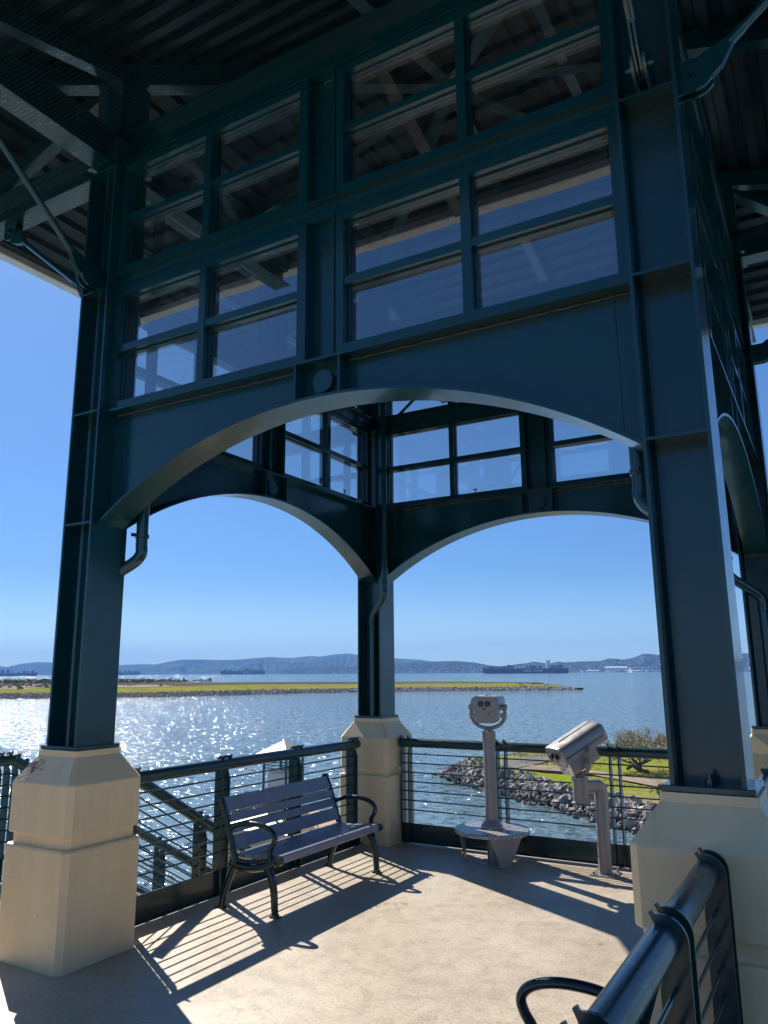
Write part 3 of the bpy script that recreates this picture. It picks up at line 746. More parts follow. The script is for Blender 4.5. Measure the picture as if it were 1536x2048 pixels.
GLASSY = paint('lens_glass', (0.10, 0.13, 0.14), 0.05, 0.05, 0)
def yoke(e, base, yaw, h, half=.176):
    """U fork; base = top of the post, h = height of the pivots above it"""
    My = Matrix.Translation(base) @ Matrix.Rotation(yaw, 4, 'Z')
    pts = [(-half, 0, h + .03), (-half, 0, h - .05), (-half, 0, .17), (-half * .93, 0, .10), (-half * .66, 0, .045), (-half * .3, 0, .018), (0, 0, .012), (half * .3, 0, .018), (half * .66, 0, .045), (half * .93, 0, .10), (half, 0, .17), (half, 0, h - .05), (half, 0, h + .03)]
    m = MB().tube([My @ p for p in spline(pts, 4)], .019, 10, flat=1.0)
    for sg in (-1, 1):
        m.tube([My @ Vector((sg * (half - .055), 0, h)), My @ Vector((sg * (half + .024), 0, h))], .024, 14)
        m.box(sg * half - .016 - (.03 if sg > 0 else 0), sg * half + .016 + (.03 if sg < 0 else 0), -.02, .02, .115, .165, My)
    m.lathe([(.045, -.02), (.045, 0), (.030, .005), (.026, .02)], 18, (0, 0, 0), My)
    return m.build('yoke', TAUPE, e)
v1 = empty('coin_viewer', (1.60, 3.83, 0), 0, 'upright coin binocular viewer facing us on a tall post rising from a round step', 'binocular viewer', 'coin operated viewers')
yoke(v1, Vector((0, 0, 1.292)), R(12), .225)
viewer_head(v1, Vector((0, .01, 1.515)), R(12), R(0))
m = MB().lathe([(.063, .40), (.063, 1.16), (.069, 1.165), (.069, 1.262), (.072, 1.266), (.072, 1.275), (.045, 1.28)], 28); m.build('post', TAUPE, v1)
m = MB().lathe([(.112, .331), (.112, .352), (.100, .372), (.092, .376), (.086, .392), (.070, .402), (.056, .425)], 28); m.build('post_collar', TAUPE, v1)
stepm = paint('tread_plate', (0.36, 0.33, 0.31), 0.33, 0.12, 0.0, 9, metallic=0.3)
def tread(mat):
    N, L = mat.node_tree.nodes, mat.node_tree.links; P = N['Principled BSDF']
    v = texpos(N, L)
    mp = N.new('ShaderNodeMapping'); mp.inputs['Rotation'].default_value = (0, 0, R(45)); mp.inputs['Scale'].default_value = (38, 38, 38); L.new(v, mp.inputs['Vector'])
    ck = N.new('ShaderNodeTexChecker'); ck.inputs['Scale'].default_value = 1.0; L.new(mp.outputs[0], ck.inputs['Vector']); bump(N, L, P, ck.outputs['Fac'], 0.9, 0.006)
    c = N.new('ShaderNodeMix'); c.data_type = 'RGBA'; c.inputs[6].default_value = (.24, .22, .21, 1); c.inputs[7].default_value = (.50, .47, .44, 1); L.new(ck.outputs['Fac'], c.inputs[0]); L.new(c.outputs[2], P.inputs['Base Color'])
tread(stepm)
m = MB().lathe([(.370, .288), (.378, .292), (.378, .322), (.372, .330)], 48); m.build('step_disc', stepm, v1)
m = MB().lathe([(.056, .012), (.056, .288)], 20); m.build('lower_post', TAUPE, v1)
m = MB().lathe([(.16, .0), (.16, .010), (.155, .012)], 28); m.build('foot_plate', TAUPE, v1)
for k in range(3):
    a = R(-43 + 120 * k); d = Vector((math.cos(a), math.sin(a), 0)); s = Vector((-d.y, d.x, 0))
    m = MB(); m.prism([(-.17, .288), (.17, .288), (.05, .012), (-.05, .012)], lambda p, q, h: d * (.305 - (.288 - q) * .10 + h) + s * p + Vector((0, 0, q)), -.004, .004)
    m.prism([(-.05, 0), (.05, 0), (.05, .011), (-.05, .011)], lambda p, q, h: d * (.24 + h) + s * p + Vector((0, 0, q)), 0, .07)
    m.build('step_leg', TAUPEL, v1)

v2 = empty('coin_viewer', (2.69, 3.93, 0), 0, 'lower coin binocular viewer tipped upwards on a crank shaped post right of the round step', 'binocular viewer', 'coin operated viewers')
stub = Vector((-.135, -.20, 0))
m = MB().tube(spline([(0, 0, 0.008), (0, 0, .4), (0, 0, .70), (-.003, -.005, .765), (-.022, -.033, .795), (-.05, -.075, .80), (-.115, -.17, .80)], 6), .064, 22); m.build('post', TAUPE, v2)
m = MB().lathe([(.056, .655), (.074, .685), (.074, .80), (.074, .865), (.079, .870), (.079, .89), (.04, .898)], 24, tuple(stub)); m.build('post_head', TAUPE, v2)
m = MB().box(-.12, .12, -.12, .12, 0, .010)
for a in (-1, 1):
    for b in (-1, 1): m.tube([(a * .09, b * .09, .010), (a * .09, b * .09, .034)], .012, 6)
m.build('foot_plate', TAUPE, v2)
YW = R(-42)
yoke(v2, stub + Vector((0, 0, .912)), YW, .235, .190)
viewer_head(v2, stub + Vector((0, 0, 1.135)) + Vector((.0, .0, .03)), YW, R(27), 1.14)

# ------------------------------------------------------------------ lantern on its pier
pr = MB()
def frustum(m, rings, cx, cy):
    k = len(m.v)
    for hx_, hy_, z in rings: m.v += [(cx - hx_, cy - hy_, z), (cx + hx_, cy - hy_, z), (cx + hx_, cy + hy_, z), (cx - hx_, cy + hy_, z)]
    for i in range(len(rings) - 1):
        for j in range(4): m.f.append((k + i * 4 + j, k + i * 4 + (j + 1) % 4, k + i * 4 + 4 + (j + 1) % 4, k + i * 4 + 4 + j)); m.sm.append(0)
    m.f += [(k + 3, k + 2, k + 1, k), tuple(k + (len(rings) - 1) * 4 + j for j in range(4))]; m.sm += [0, 0]
PXc, PYc = -1.62, 4.62
frustum(pr, [(.62, .62, -5.6), (.62, .62, -.02), (.20, .20, .17), (.20, .20, .22)], PXc, PYc)
pier = pr.build('stair_pier', CREAM); tag(pier, 'cream concrete pier with sloping sunlit top under the lantern behind the bench', 'pier')
ln = empty('lantern', (PXc, PYc, .22), R(0), 'square outdoor lantern with pale pyramid cap showing above the railing behind the bench', 'lantern')
m = MB(); frustum(m, [(.26, .26, .60), (.26, .26, .625), (.015, .015, .775)], 0, 0); m.build('cap', CREAMCAP, ln)
m = MB(); frustum(m, [(.19, .19, 0), (.19, .19, .06)], 0, 0)
for a in (-1, 1):
    for b in (-1, 1): m.box(a * .18 - .012, a * .18 + .012, b * .18 - .012, b * .18 + .012, .06, .60)
for z in (.44, .48, .52, .58):
    for a in (-1, 1): m.box(-.168, .168, a * .18 - .005, a * .18 + .005, z, z + .01); m.box(a * .18 - .005, a * .18 + .005, -.168, .168, z, z + .01)
m.build('frame', GREEN, ln)
m = MB(); frustum(m, [(.14, .14, .061), (.14, .14, .38), (.12, .12, .42), (.05, .05, .44)], 0, 0); m.build('lamp_shade', FROST, ln)

# ------------------------------------------------------------------ bay water
wz = -5.0
o = MB().quad((-12500, -7900, wz), (7900, -7900, wz), (7900, 11200, wz), (-12500, 11200, wz)).build('bay_water', WATER, kind='structure')

def sheet(rows, name, mat, kind='structure', z_jit=0.0):
    m = MB(); n = len(rows[0])
    for a, b in zip(rows[:-1], rows[1:]):
        for i in range(n - 1): m.quad(a[i], a[i + 1], b[i + 1], b[i])
    return m.build(name, mat, kind=kind)
# marsh spit far off across the water
K0 = [(-213.8,123.5),(-204.7,140.0),(-177.1,159.6),(-159.6,197.7),(-146.8,238.0),(-134.6,253.1),(-120.2,265.4),(-98.3,279.9),(-90.8,286.3),(-80.8,297.7)]
K1 = [(-229.4,132.4),(-222.4,152.0),(-187.9,169.3),(-174.2,215.6),(-152.5,247.1),(-138.4,260.0),(-123.8,273.3),(-101.4,288.7),(-93.6,294.0),(-82.2,300.5)]
K2 = [(-318.7,184.2),(-315.8,216.0),(-266.1,239.4),(-261.2,322.1),(-214.6,346.1),(-195.9,366.1),(-176.5,386.9),(-138.6,391.4),(-108.5,338.3),(-84.5,304)]
K3 = [(-442.9,256.2),(-453.0,309.8),(-400.8,360.1),(-336.8,414.6),(-268.6,432.3),(-239.6,446.8),(-205.1,448.8),(-152.4,429.5),(-122.3,380.4),(-86.5,308)]
def zz(L_, z): return [(x, y, z if not isinstance(z, list) else z[i]) for i, (x, y) in enumerate(L_)]
def dens(L_, n=8):
    out = []
    for a, b in zip(L_[:-1], L_[1:]):
        for k in range(n):
            t = k / n; out.append(tuple(a[j] + (b[j] - a[j]) * t for j in range(len(a))))
    out.append(L_[-1]); return out
def wob(L_, amp, fr):
    return [(p[0] + amp * noise.noise(Vector((p[0] * fr, p[1] * fr, 3))), p[1] + amp * noise.noise(Vector((p[0] * fr, p[1] * fr, 9)))) for p in L_]
D0, D1, D2, D3 = wob(dens(K0), 3, .07), wob(dens(K1), 3, .07), wob(dens(K2), 14, .03), wob(dens(K3), 20, .03)
tp = [-3.95 if i < len(D1) - 8 else -3.95 - .5 * (i - len(D1) + 8) / 8 for i in range(len(D1))]
sheet([[(x, y, -5.25) for x, y in D0], zz(D1, tp)], 'marsh_bank', BANK)
sheet([zz(D1, tp), zz(D2, tp)], 'marsh_grass_flat', MARSHG)
sheet([zz(D2, tp), zz(D3, tp), [(x * 1.02, y * 1.02, -5.3) for x, y in D3]], 'mud_flat', MARSHB)
pools = MB()
random.seed(21)
for k in range(26):
    t = random.random(); cx_ = -385 + 95 * t + random.uniform(-25, 25); cy_ = 250 - 45 * t + random.uniform(-8, 70); a, b = random.uniform(6, 26), random.uniform(2, 6)
    an = R(55)
    pts = []
    for j in range(14):
        th = 2 * math.pi * j / 14; rr = 1 + .3 * math.sin(3 * th + k)
        px_, py_ = a * rr * math.cos(th), b * rr * math.sin(th)
        pts.append((cx_ + px_ * math.cos(an) - py_ * math.sin(an), cy_ + px_ * math.sin(an) + py_ * math.cos(an), -3.94 + .003 * (k % 3)))
    pools.quad(*pts)
SANDY = m_ground('pale_salt_flat', [(0.35, (0.42, 0.40, 0.36)), (0.65, (0.60, 0.58, 0.53))], 0.3)
pools.build('salt_flat', SANDY, kind='structure')

# rocks
def rock_mesh(seed, sub=2):
    import bmesh
    rnd = random.Random(seed); bm = bmesh.new(); bmesh.ops.create_icosphere(bm, subdivisions=sub, radius=1.0)
    planes = [(Vector((rnd.gauss(0, 1), rnd.gauss(0, 1), rnd.gauss(0, 1))).normalized(), rnd.uniform(.42, .74)) for _ in range(13)]
    sc = Vector((rnd.uniform(.8, 1.35), rnd.uniform(.65, 1.0), rnd.uniform(.55, .85)))
    for v in bm.verts:
        p = v.co.normalized()
        for n_, d_ in planes:
            k = p.dot(n_)
            if k > d_: p = p - n_ * (k - d_)
        p *= 1 + .06 * noise.noise(p * 3 + Vector((seed, 0, 0)))
        v.co = Vector((p.x * sc.x, p.y * sc.y, p.z * sc.z))
    me = bpy.data.meshes.new('boulder'); bm.to_mesh(me); bm.free(); me.materials.append(ROCK); return me
RM = [rock_mesh(s) for s in range(10)]
RS = [rock_mesh(50 + s, 1) for s in range(6)]
WL = [(-18.6,49.0),(-19.7,47.6),(-19.6,45.9),(-16.3,42.5),(-13.8,40.6),(-10.6,38.1),(-8.2,36.4),(-5.8,34.3),(-3.6,32.4),(-2.3,31.3),(1.5,27.5)]
TL = [(-17.4,48.0),(-17.6,47.2),(-17.0,46.2),(-15.6,44.9),(-13.6,43.5),(-11.2,41.2),(-9.0,39.0),(-7.0,37.2),(-5.0,36.0),(-3.3,34.8),(0.9,31.2)]
def along(L_, t):
    t = max(0, min(.9999, t)) * (len(L_) - 1); i = int(t); f = t - i; return (L_[i][0] + (L_[i + 1][0] - L_[i][0]) * f, L_[i][1] + (L_[i + 1][1] - L_[i][1]) * f)
random.seed(5)
cands = []
for k in range(620):
    t = random.random(); s = random.uniform(-.10, 1.0)
    a, b = along(WL, t), along(TL, t)
    x = a[0] + (b[0] - a[0]) * s + random.uniform(-.15, .15); y = a[1] + (b[1] - a[1]) * s + random.uniform(-.15, .15)
    z = -5.12 + 1.02 * min(1, max(0, s)) ** .85 + random.uniform(-.03, .12)
    r_ = random.choice((.17, .21, .25, .30, .34)) * random.uniform(.85, 1.15)
    cands.append((x, y, z, r_))
cands.sort(key=lambda c: -c[3] / math.hypot(c[0] - 4.8, c[1] + 4))
for i, (x, y, z, r_) in enumerate(cands[:298]):
    o = bpy.data.objects.new('boulder', RM[i % 10]); COL.objects.link(o); o.location = (x, y, z); o.scale = (r_,) * 3
    o.rotation_euler = (random.uniform(0, 6), random.uniform(0, 6), random.uniform(0, 6))
    tag(o, 'rough grey boulder lying in the rock slope of the near jetty', 'boulder', 'boulders of the jetty slope')
rub = MB()
def add_rock(mb, me, x, y, z, r_, flat=1.0):
    e_ = Euler((random.uniform(0, 6), random.uniform(0, 6), random.uniform(0, 6))).to_matrix(); k = len(mb.v)
    for v in me.vertices:
        p = e_ @ v.co; mb.v.append((x + p.x * r_, y + p.y * r_, z + p.z * r_ * flat))
    for p in me.polygons: mb.f.append(tuple(k + q for q in p.vertices)); mb.sm.append(0)
for x, y, z, r_ in cands[298:]: add_rock(rub, RM[random.randrange(10)], x, y, z, r_)
for k in range(1500):
    t = random.random(); s = random.uniform(-.08, 1.12); a, b = along(WL, t), along(TL, t)
    add_rock(rub, RS[k % 6], a[0] + (b[0] - a[0]) * s, a[1] + (b[1] - a[1]) * s, -5.1 + 1.0 * min(1, max(0, s)) ** .85, random.uniform(.07, .17))
JFAR = [(-18.6,49.0),(-18.0,50.1),(-16.5,54.0),(-15.2,57.3),(-12.4,61.5),(-8.0,66.7),(10,80)]
for k in range(420):
    t = random.random(); a = along(JFAR, t); add_rock(rub, RS[k % 6], a[0] + random.uniform(-.5, .4), a[1] + random.uniform(-.3, .5), -4.5 + random.uniform(-.4, .3), random.uniform(.12, .32))
rub.build('small_riprap', ROCK, kind='stuff')['label'] = 'smaller broken rocks filling the jetty slope between the boulders'
sp = MB()
for k in range(7500):
    t = random.random() ** 1.0; i = t * (len(D0) - 1.001); i0 = int(i); f = i - i0; s = random.uniform(-.05, 1.1)
    a = (D0[i0][0] + (D0[i0 + 1][0] - D0[i0][0]) * f, D0[i0][1] + (D0[i0 + 1][1] - D0[i0][1]) * f); b = (D1[i0][0] + (D1[i0 + 1][0] - D1[i0][0]) * f, D1[i0][1] + (D1[i0 + 1][1] - D1[i0][1]) * f)
    add_rock(sp, RS[k % 6], a[0] + (b[0] - a[0]) * s, a[1] + (b[1] - a[1]) * s, -5.15 + (1.2 if i0 < len(D0) - 9 else .8) * max(0, min(1, s)), random.choice((.22, .32, .45, .62)) * random.uniform(.7, 1.2))
o = sp.build('marsh_riprap', ROCK, kind='stuff')
# jetty land
TLg = dens(TL[:], 6); n_ = len(TLg)
far = dens([(-18.2,48.6)] + JFAR[1:], 6)
cen = [along(far, i / (n_ - 1)) for i in range(n_)]
rowsJ = []
for s in [j / 14 for j in range(15)]:
    row = []
    for i in range(n_):
        x = TLg[i][0] + (cen[i][0] - TLg[i][0]) * s; y = TLg[i][1] + (cen[i][1] - TLg[i][1]) * s
        row.append((x, y, -4.12 + .06 * noise.noise(Vector((x * .3, y * .3, 1)))))
    rowsJ.append(row)
sheet([[(a[0], a[1], -5.35) for a in dens(WL, 6)]] + [[(x, y, z - .02) for x, y, z in rowsJ[0]]], 'jetty_bank', BANK)
sheet(rowsJ, 'jetty_grass', GRASSJ)
sheet([rowsJ[-1], [(x - 1.2, y + 1.0, -5.3) for x, y, z in rowsJ[-1]]], 'jetty_far_bank', BANK)
MB().quad(*[(x, y, -4.05) for x, y in ((-14.6,44.9),(-15.9,49.3),(-15.1,52.3),(-13.7,52.7),(-12.6,51.8),(-12.9,47.9),(-13.3,44.7))]).build('asphalt_patch', ASPH, kind='structure')
MB().quad(*[(x, y, -4.04) for x, y in dens([(-13.1,44.4),(-13.0,46.6),(-11.0,47.0),(-8.6,45.6),(-3.9,42.6),(0,39.5),(0,37.2),(-3.3,39.8),(-5.6,41.6),(-8.3,43.6),(-11.2,43.6),(-13.1,44.4)], 1)[:-1]]).build('dirt_track', DIRT, kind='structure')
gr = MB(); random.seed(9)
for k in range(5200):
    t = random.random(); s = random.random() ** 1.3
    i = int(t * (n_ - 1)); x = TLg[i][0] + (cen[i][0] - TLg[i][0]) * s + random.uniform(-.5, .5); y = TLg[i][1] + (cen[i][1] - TLg[i][1]) * s + random.uniform(-.5, .5)
    if noise.noise(Vector((x * .35, y * .35, 7))) < -.02: continue
    h_ = random.uniform(.05, .16); a = random.uniform(0, 3.14); dx, dy = .05 * math.cos(a), .05 * math.sin(a)
    gr.quad((x - dx, y - dy, -4.12), (x + dx, y + dy, -4.12), (x + dx * .2 + random.uniform(-.06, .06), y, -4.1 + h_))
SAIL = m_leaf('white_sailcloth', (0.80, 0.80, 0.78), (0.88, 0.88, 0.86)); [n for n in SAIL.node_tree.nodes if n.type == 'MIX_SHADER'][0].inputs[0].default_value = 0.6
GB = m_leaf('grass_blade', (0.17, 0.19, 0.03), (0.26, 0.26, 0.06))
gr.build('grass_tufts', GB, kind='stuff')

# tree on the jetty: low, wide, nearly bare twigs
def make_tree(name, base, seed, H_, spread, label, cat='tree', leaves=1.0, leafmat=LEAF, lsz=.06, nl=5, lean=0.0):
    rnd = random.Random(seed); e = empty(name, base, 0, label, cat)
    tr = MB(); tw = MB(); lf = MB()
    def branch(p, d, L_, r, lev):
        pts = [p.copy()]; q = p.copy(); dd = d.copy()
        for k in range(4):
            dd = (dd + Vector((rnd.gauss(0, .16), rnd.gauss(0, .16), rnd.gauss(0, .10) + (.05 if lev < 2 else .0)))).normalized(); q = q + dd * L_ / 4; pts.append(q.copy())
        (tr if lev < 2 else tw).tube(pts, [r * (1 - .12 * i) for i in range(5)], 6 if lev < 2 else 3, caps=False)
        if lev >= nl:
            for k in range(int(4 * leaves)):
                c = pts[rnd.randrange(1, 5)] + Vector((rnd.gauss(0, .06), rnd.gauss(0, .06), rnd.gauss(0, .06)))
                a = Vector((rnd.gauss(0, 1), rnd.gauss(0, 1), rnd.gauss(0, 1))).normalized() * lsz; b = a.cross(Vector((rnd.gauss(0, 1), rnd.gauss(0, 1), rnd.gauss(0, 1)))).normalized() * lsz * .5
                lf.quad(c - a, c + b, c + a, c - b)
            return
        n = 3 if lev else 7
        if lev in (2, 3): n = 4
        for k in range(n):
            az_ = rnd.uniform(0, 2 * math.pi) if lev else 2 * math.pi * k / n + rnd.uniform(-.3, .3)
            if lev == 0: nd = Vector((math.cos(az_) * spread, math.sin(az_) * spread, rnd.uniform(.35, .8)))
            else: nd = dd + Vector((math.cos(az_), math.sin(az_), rnd.uniform(-.15, .55))) * .62
            branch(pts[rnd.randrange(2, 5) if lev else 4].copy(), nd.normalized(), L_ * (rnd.uniform(.62, .85) if lev else 3.3), r * .58, lev + 1)
    branch(Vector((0, 0, 0)), Vector((lean, 0, 1)).normalized(), H_ * .10, H_ * .045, 0)
    # scale crown to wanted height
    zs = [v[2] for v in tw.v]; k = H_ / max(zs)
    for mb in (tr, tw, lf): mb.v = [(x * k, y * k, max(-.05, z * k)) for x, y, z in mb.v]
    t = tr.build('trunk', BARK, e); tw.build('twigs', TWIG, e); lf.build('foliage', leafmat, e)
    return e
make_tree('shore_tree', (-6.3, 47.3, -4.12), 11, 2.75, 1.5, 'low spreading nearly bare tree on the grass at the water edge', leaves=0.8, lsz=.05)
make_tree('shrub', (-2.75, 36.6, -4.1), 5, .62, .8, 'small dark green bush beside the near right column at the top of the rocks', 'bush', leaves=3.5, leafmat=SHRUBL, lsz=.07, nl=4)
lg = MB().tube(spline([(-7.0, 46.6, -3.98), (-6.6, 46.7, -3.75), (-6.2, 46.5, -3.95), (-5.7, 46.6, -4.0)], 4), [.10] * 4 + [.16] * 5 + [.07] * 4, 8)
tag(lg.build('fallen_trunk', BARK), 'dark fallen piece of trunk lying on the grass below the tree', 'log')
# marsh shrubs (uncountable)
sh = MB(); random.seed(13)
for k in range(420):
    far_ = k < 300
    t = random.random()
    if far_: x, y = -560 + 140 * t + random.uniform(-60, 40), 330 + 150 * t * .5 + random.uniform(-40, 60)
    else: x, y = -400 + 115 * t + random.uniform(-25, 25), 250 - 45 * t + random.uniform(-20, 75)
    rr = random.uniform(1.2, 3.6) if far_ else random.uniform(.6, 1.5)
    for j in range(26):
        th = random.uniform(0, 6.28); ph = random.random(); c = Vector((x + rr * math.cos(th) * ph, y + rr * math.sin(th) * ph, -3.9 + rr * .75 * random.random() * (1 - .5 * ph)))
        a = Vector((random.gauss(0, 1), random.gauss(0, 1), random.gauss(0, 1))).normalized() * rr * .28; b = a.cross(Vector((random.gauss(0, 1), random.gauss(0, 1), random.gauss(0, 1)))).normalized() * rr * .22
        sh.quad(c - a, c + b, c + a, c - b)
o = sh.build('marsh_shrubs', SHRUBL, kind='stuff')
sheet([[(-700, 300, -3.98), (-560, 470, -3.98), (-430, 480, -3.98)], [(-480, 230, -3.98), (-430, 330, -3.98), (-380, 385, -3.98)]], 'marsh_flat', MARSHB)

# ------------------------------------------------------------------ hills
FAR=[(62.89,0.504),(58.57,0.56),(55.67,0.556),(55.25,0.491),(54.48,0.684),(53.43,0.814),(52.56,0.78),(50.75,0.646),(48.15,0.606),(46.5,0.67),(45.14,0.597)]
MAIN=[(50.08,0.177),(48.14,0.369),(46.16,0.566),(45.15,0.769),(44.48,0.906),(43.73,0.974),(42.41,0.971),(41.37,0.933),(39.96,0.964),(38.9,1.067),(37.83,1.134),(36.4,1.058),(34.96,1.195),(34.24,1.156),(33.34,1.294),(32.25,1.36),(31.52,1.285),(29.89,1.098),(28.44,0.982),(26.99,0.902),(25.92,0.717),(24.84,0.568),(23.06,0.345)]
NEAR=[(37.1,0.214),(34.95,0.379),(33.51,0.442),(32.07,0.399),(29.89,0.529),(28.44,0.698),(26.28,0.755),(24.84,0.78),(24.3,0.776),(23.05,0.662),(22.17,0.479),(21.29,0.368),(20.23,0.5),(19.35,0.598),(18.89,0.699),(18.48,0.626),(17.79,0.551),(17.23,0.685),(16.76,0.612),(15.73,0.672),(14.38,0.694),(13.87,0.859),(13.38,0.854),(12.88,0.781),(12.22,0.876),(11.55,1.138),(11.22,1.167),(10.75,1.094),(9.48,0.944),(7.3,0.949),(5.17,1.113),(3.14,0.986),(-0.7,0.742),(-6,0.7),(-14,0.5)]
def interp(prof_, a):
    for (a0, e0), (a1, e1) in zip(prof_[:-1], prof_[1:]):
        if a1 <= a <= a0: t = (a0 - a) / (a0 - a1); return e0 + (e1 - e0) * t
    return 0
def hill_h(prof_, a, t, D1_, valley, ns, seed):
    H_ = D1_ * math.tan(R(interp(prof_, a))) + 7
    rn = 1 - abs(noise.noise(Vector((a * ns + t * 1.3, t * 1.4, seed)))) * 2
    rn2 = noise.noise(Vector((a * ns * 3.1, t * 3, seed + 4)))
    base = t ** .85
    return max(-1, H_ * base * (1 - valley * (1 - t) * (1 - rn)) + H_ * .06 * rn2 * (1 - t) * t * 4)
def hills(prof_, D0_, D1_, name, mat, valley, ns, seed, nt_=26, rough=0.0, step=.09):
    a0, a1 = prof_[0][0], prof_[-1][0]; na = int((a0 - a1) / step); m = MB(); cols_ = na + 1
    for i in range(cols_):
        a = a0 + (a1 - a0) * i / na; a = max(a1 + 1e-6, min(a0 - 1e-6, a))
        for j in range(nt_ + 3):
            t = min(1, j / nt_)
            D = D0_ + (D1_ - D0_) * j / nt_
            h = hill_h(prof_, a, t, D1_, valley, ns, seed)
            if j > nt_: h *= (1 - .35 * (j - nt_))
            elif rough and j >= nt_ - 3: h += rough * noise.noise(Vector((a * 14, j, seed)))
            m.v.append((4.8 - D * math.sin(R(a)), -4 + D * math.cos(R(a)), -5.4 + h))
    n = nt_ + 3
    for i in range(na):
        for j in range(n - 1): m.f.append((i * n + j, i * n + n + j, i * n + n + j + 1, i * n + j + 1)); m.sm.append(1)
    return m.build(name, mat, kind='structure')
hills(FAR, 10500, 13000, 'far_hills', HILLF, .35, .6, 1)
hills(MAIN, 8000, 10500, 'mountain_ridge', HILLM, .80, 2.0, 2)
hills(NEAR, 5200, 6800, 'wooded_hills', HILLN, .45, 1.3, 3, rough=5.0, step=.05)
# town scattered on the lower slopes
tn = MB(); random.seed(17)
def townbox(a, D, z, w_, h_, dp):
    c = Vector((4.8 - D * math.sin(R(a)), -4 + D * math.cos(R(a)), z)); Mx = Matrix.Translation(c) @ Matrix.Rotation(R(a + random.uniform(-25, 25)), 4, 'Z')
    tn.box(-w_ / 2, w_ / 2, -dp / 2, dp / 2, -6, h_, Mx)
for k in range(2300):
    a = random.uniform(-2, 38); t = random.random() ** 1.5 * .75
    if a > 23 and random.random() < .35: pass
    D = 5200 + 1600 * t; z = -5.4 + hill_h(NEAR, a, t, 6800, .45, 1.3, 3)
    if z < -4: continue
    townbox(a, D, z, random.uniform(7, 20), random.uniform(3, 6), 10)
for k in range(260):
    a = random.uniform(10, 37); townbox(a, 5190 + random.uniform(-20, 60), -5, random.uniform(20, 70), random.uniform(5, 11), 20)
for k in range(160):
    a = random.uniform(36, 50); D = random.uniform(7950, 8300); townbox(a, D, -5, random.uniform(20, 90), random.uniform(6, 13), 20)
o = tn.build('far_town', TOWNW, kind='stuff'); o['label'] = 'pale houses of the town spread over the far hillside'
def at_az(a, D, z=-5.0): return (4.8 - D * math.sin(R(a)), -4 + D * math.cos(R(a)), z)
def far_thing(name, mb, mat, a, D, label, cat, group=None, z=-5.0):
    o = mb.build(name, mat); o.location = at_az(a, D, z); o.rotation_euler = (0, 0, R(a)); tag(o, label, cat, group); return o
def shed(w_, h_, dp):
    m = MB(); m.box(-w_ / 2, w_ / 2, -dp / 2, dp / 2, 0, h_); m.prism([(-dp / 2 - 1, h_), (dp / 2 + 1, h_), (0, h_ * 1.35)], lambda p, q, s: (s, p, q), -w_ / 2 - 1, w_ / 2 + 1); return m
far_thing('warehouse', shed(135, 16, 60), WHITE, 13.35, 5150, 'long white waterfront warehouse behind the sailboat on the right', 'warehouse', z=8)
far_thing('warehouse', shed(70, 9, 40), WHITE, 14.9, 5120, 'white waterfront shed just right of the pier crane', 'warehouse', z=-3)
far_thing('warehouse', shed(95, 9, 40), TOWNW, 12.3, 5110, 'low grey warehouse at the waterline nearest the sailboat', 'warehouse')
m = MB()
for x in (-9, 9):
    for y in (-8, 8): m.box(x - .8, x + .8, y - .8, y + .8, 0, 36)
m.box(-10, 10, -9, 9, 34, 37); m.box(-3, 3, -45, 30, 37, 40); m.box(-1, 1, -1, 1, 40, 54); m.tube([(0, 0, 54), (0, -42, 39)], .5, 4); m.tube([(0, 0, 54), (0, 28, 39)], .5, 4)
far_thing('pier_crane', m, CGREY, 14.35, 5080, 'pale cargo crane standing on the waterfront left of the long white warehouse', 'crane')
for da, lb in ((24.90, 'left one of the two thin smokestacks on the far shore'), (24.78, 'right one of the two thin smokestacks on the far shore')):
    far_thing('smokestack', MB().lathe([(2.6, 0), (1.7, 58), (1.9, 60)], 12), CRED, da, 5180, lb, 'smokestack', 'far smokestacks')
def mast(h_):
    m = MB(); m.tube([(0, 0, 0), (0, 0, h_)], [2.2, .9], 5)
    for k in range(4): m.box(-2.5, 2.5, -.8, .8, h_ * (.3 + .18 * k), h_ * (.3 + .18 * k) + 1.5)
    return m
for a, h_, lb in ((32.72, 22, 'shortest radio mast, left on the highest ridge'), (32.40, 46, 'tallest radio mast on the highest ridge'), (31.95, 28, 'radio mast to the right of the tallest one on the ridge')):
    far_thing('radio_mast', mast(h_), CGREY, a, 10480, lb, 'mast', 'radio masts', z=-5.4 + hill_h(MAIN, a, 1, 10500, .80, 2.0, 2) - 3)

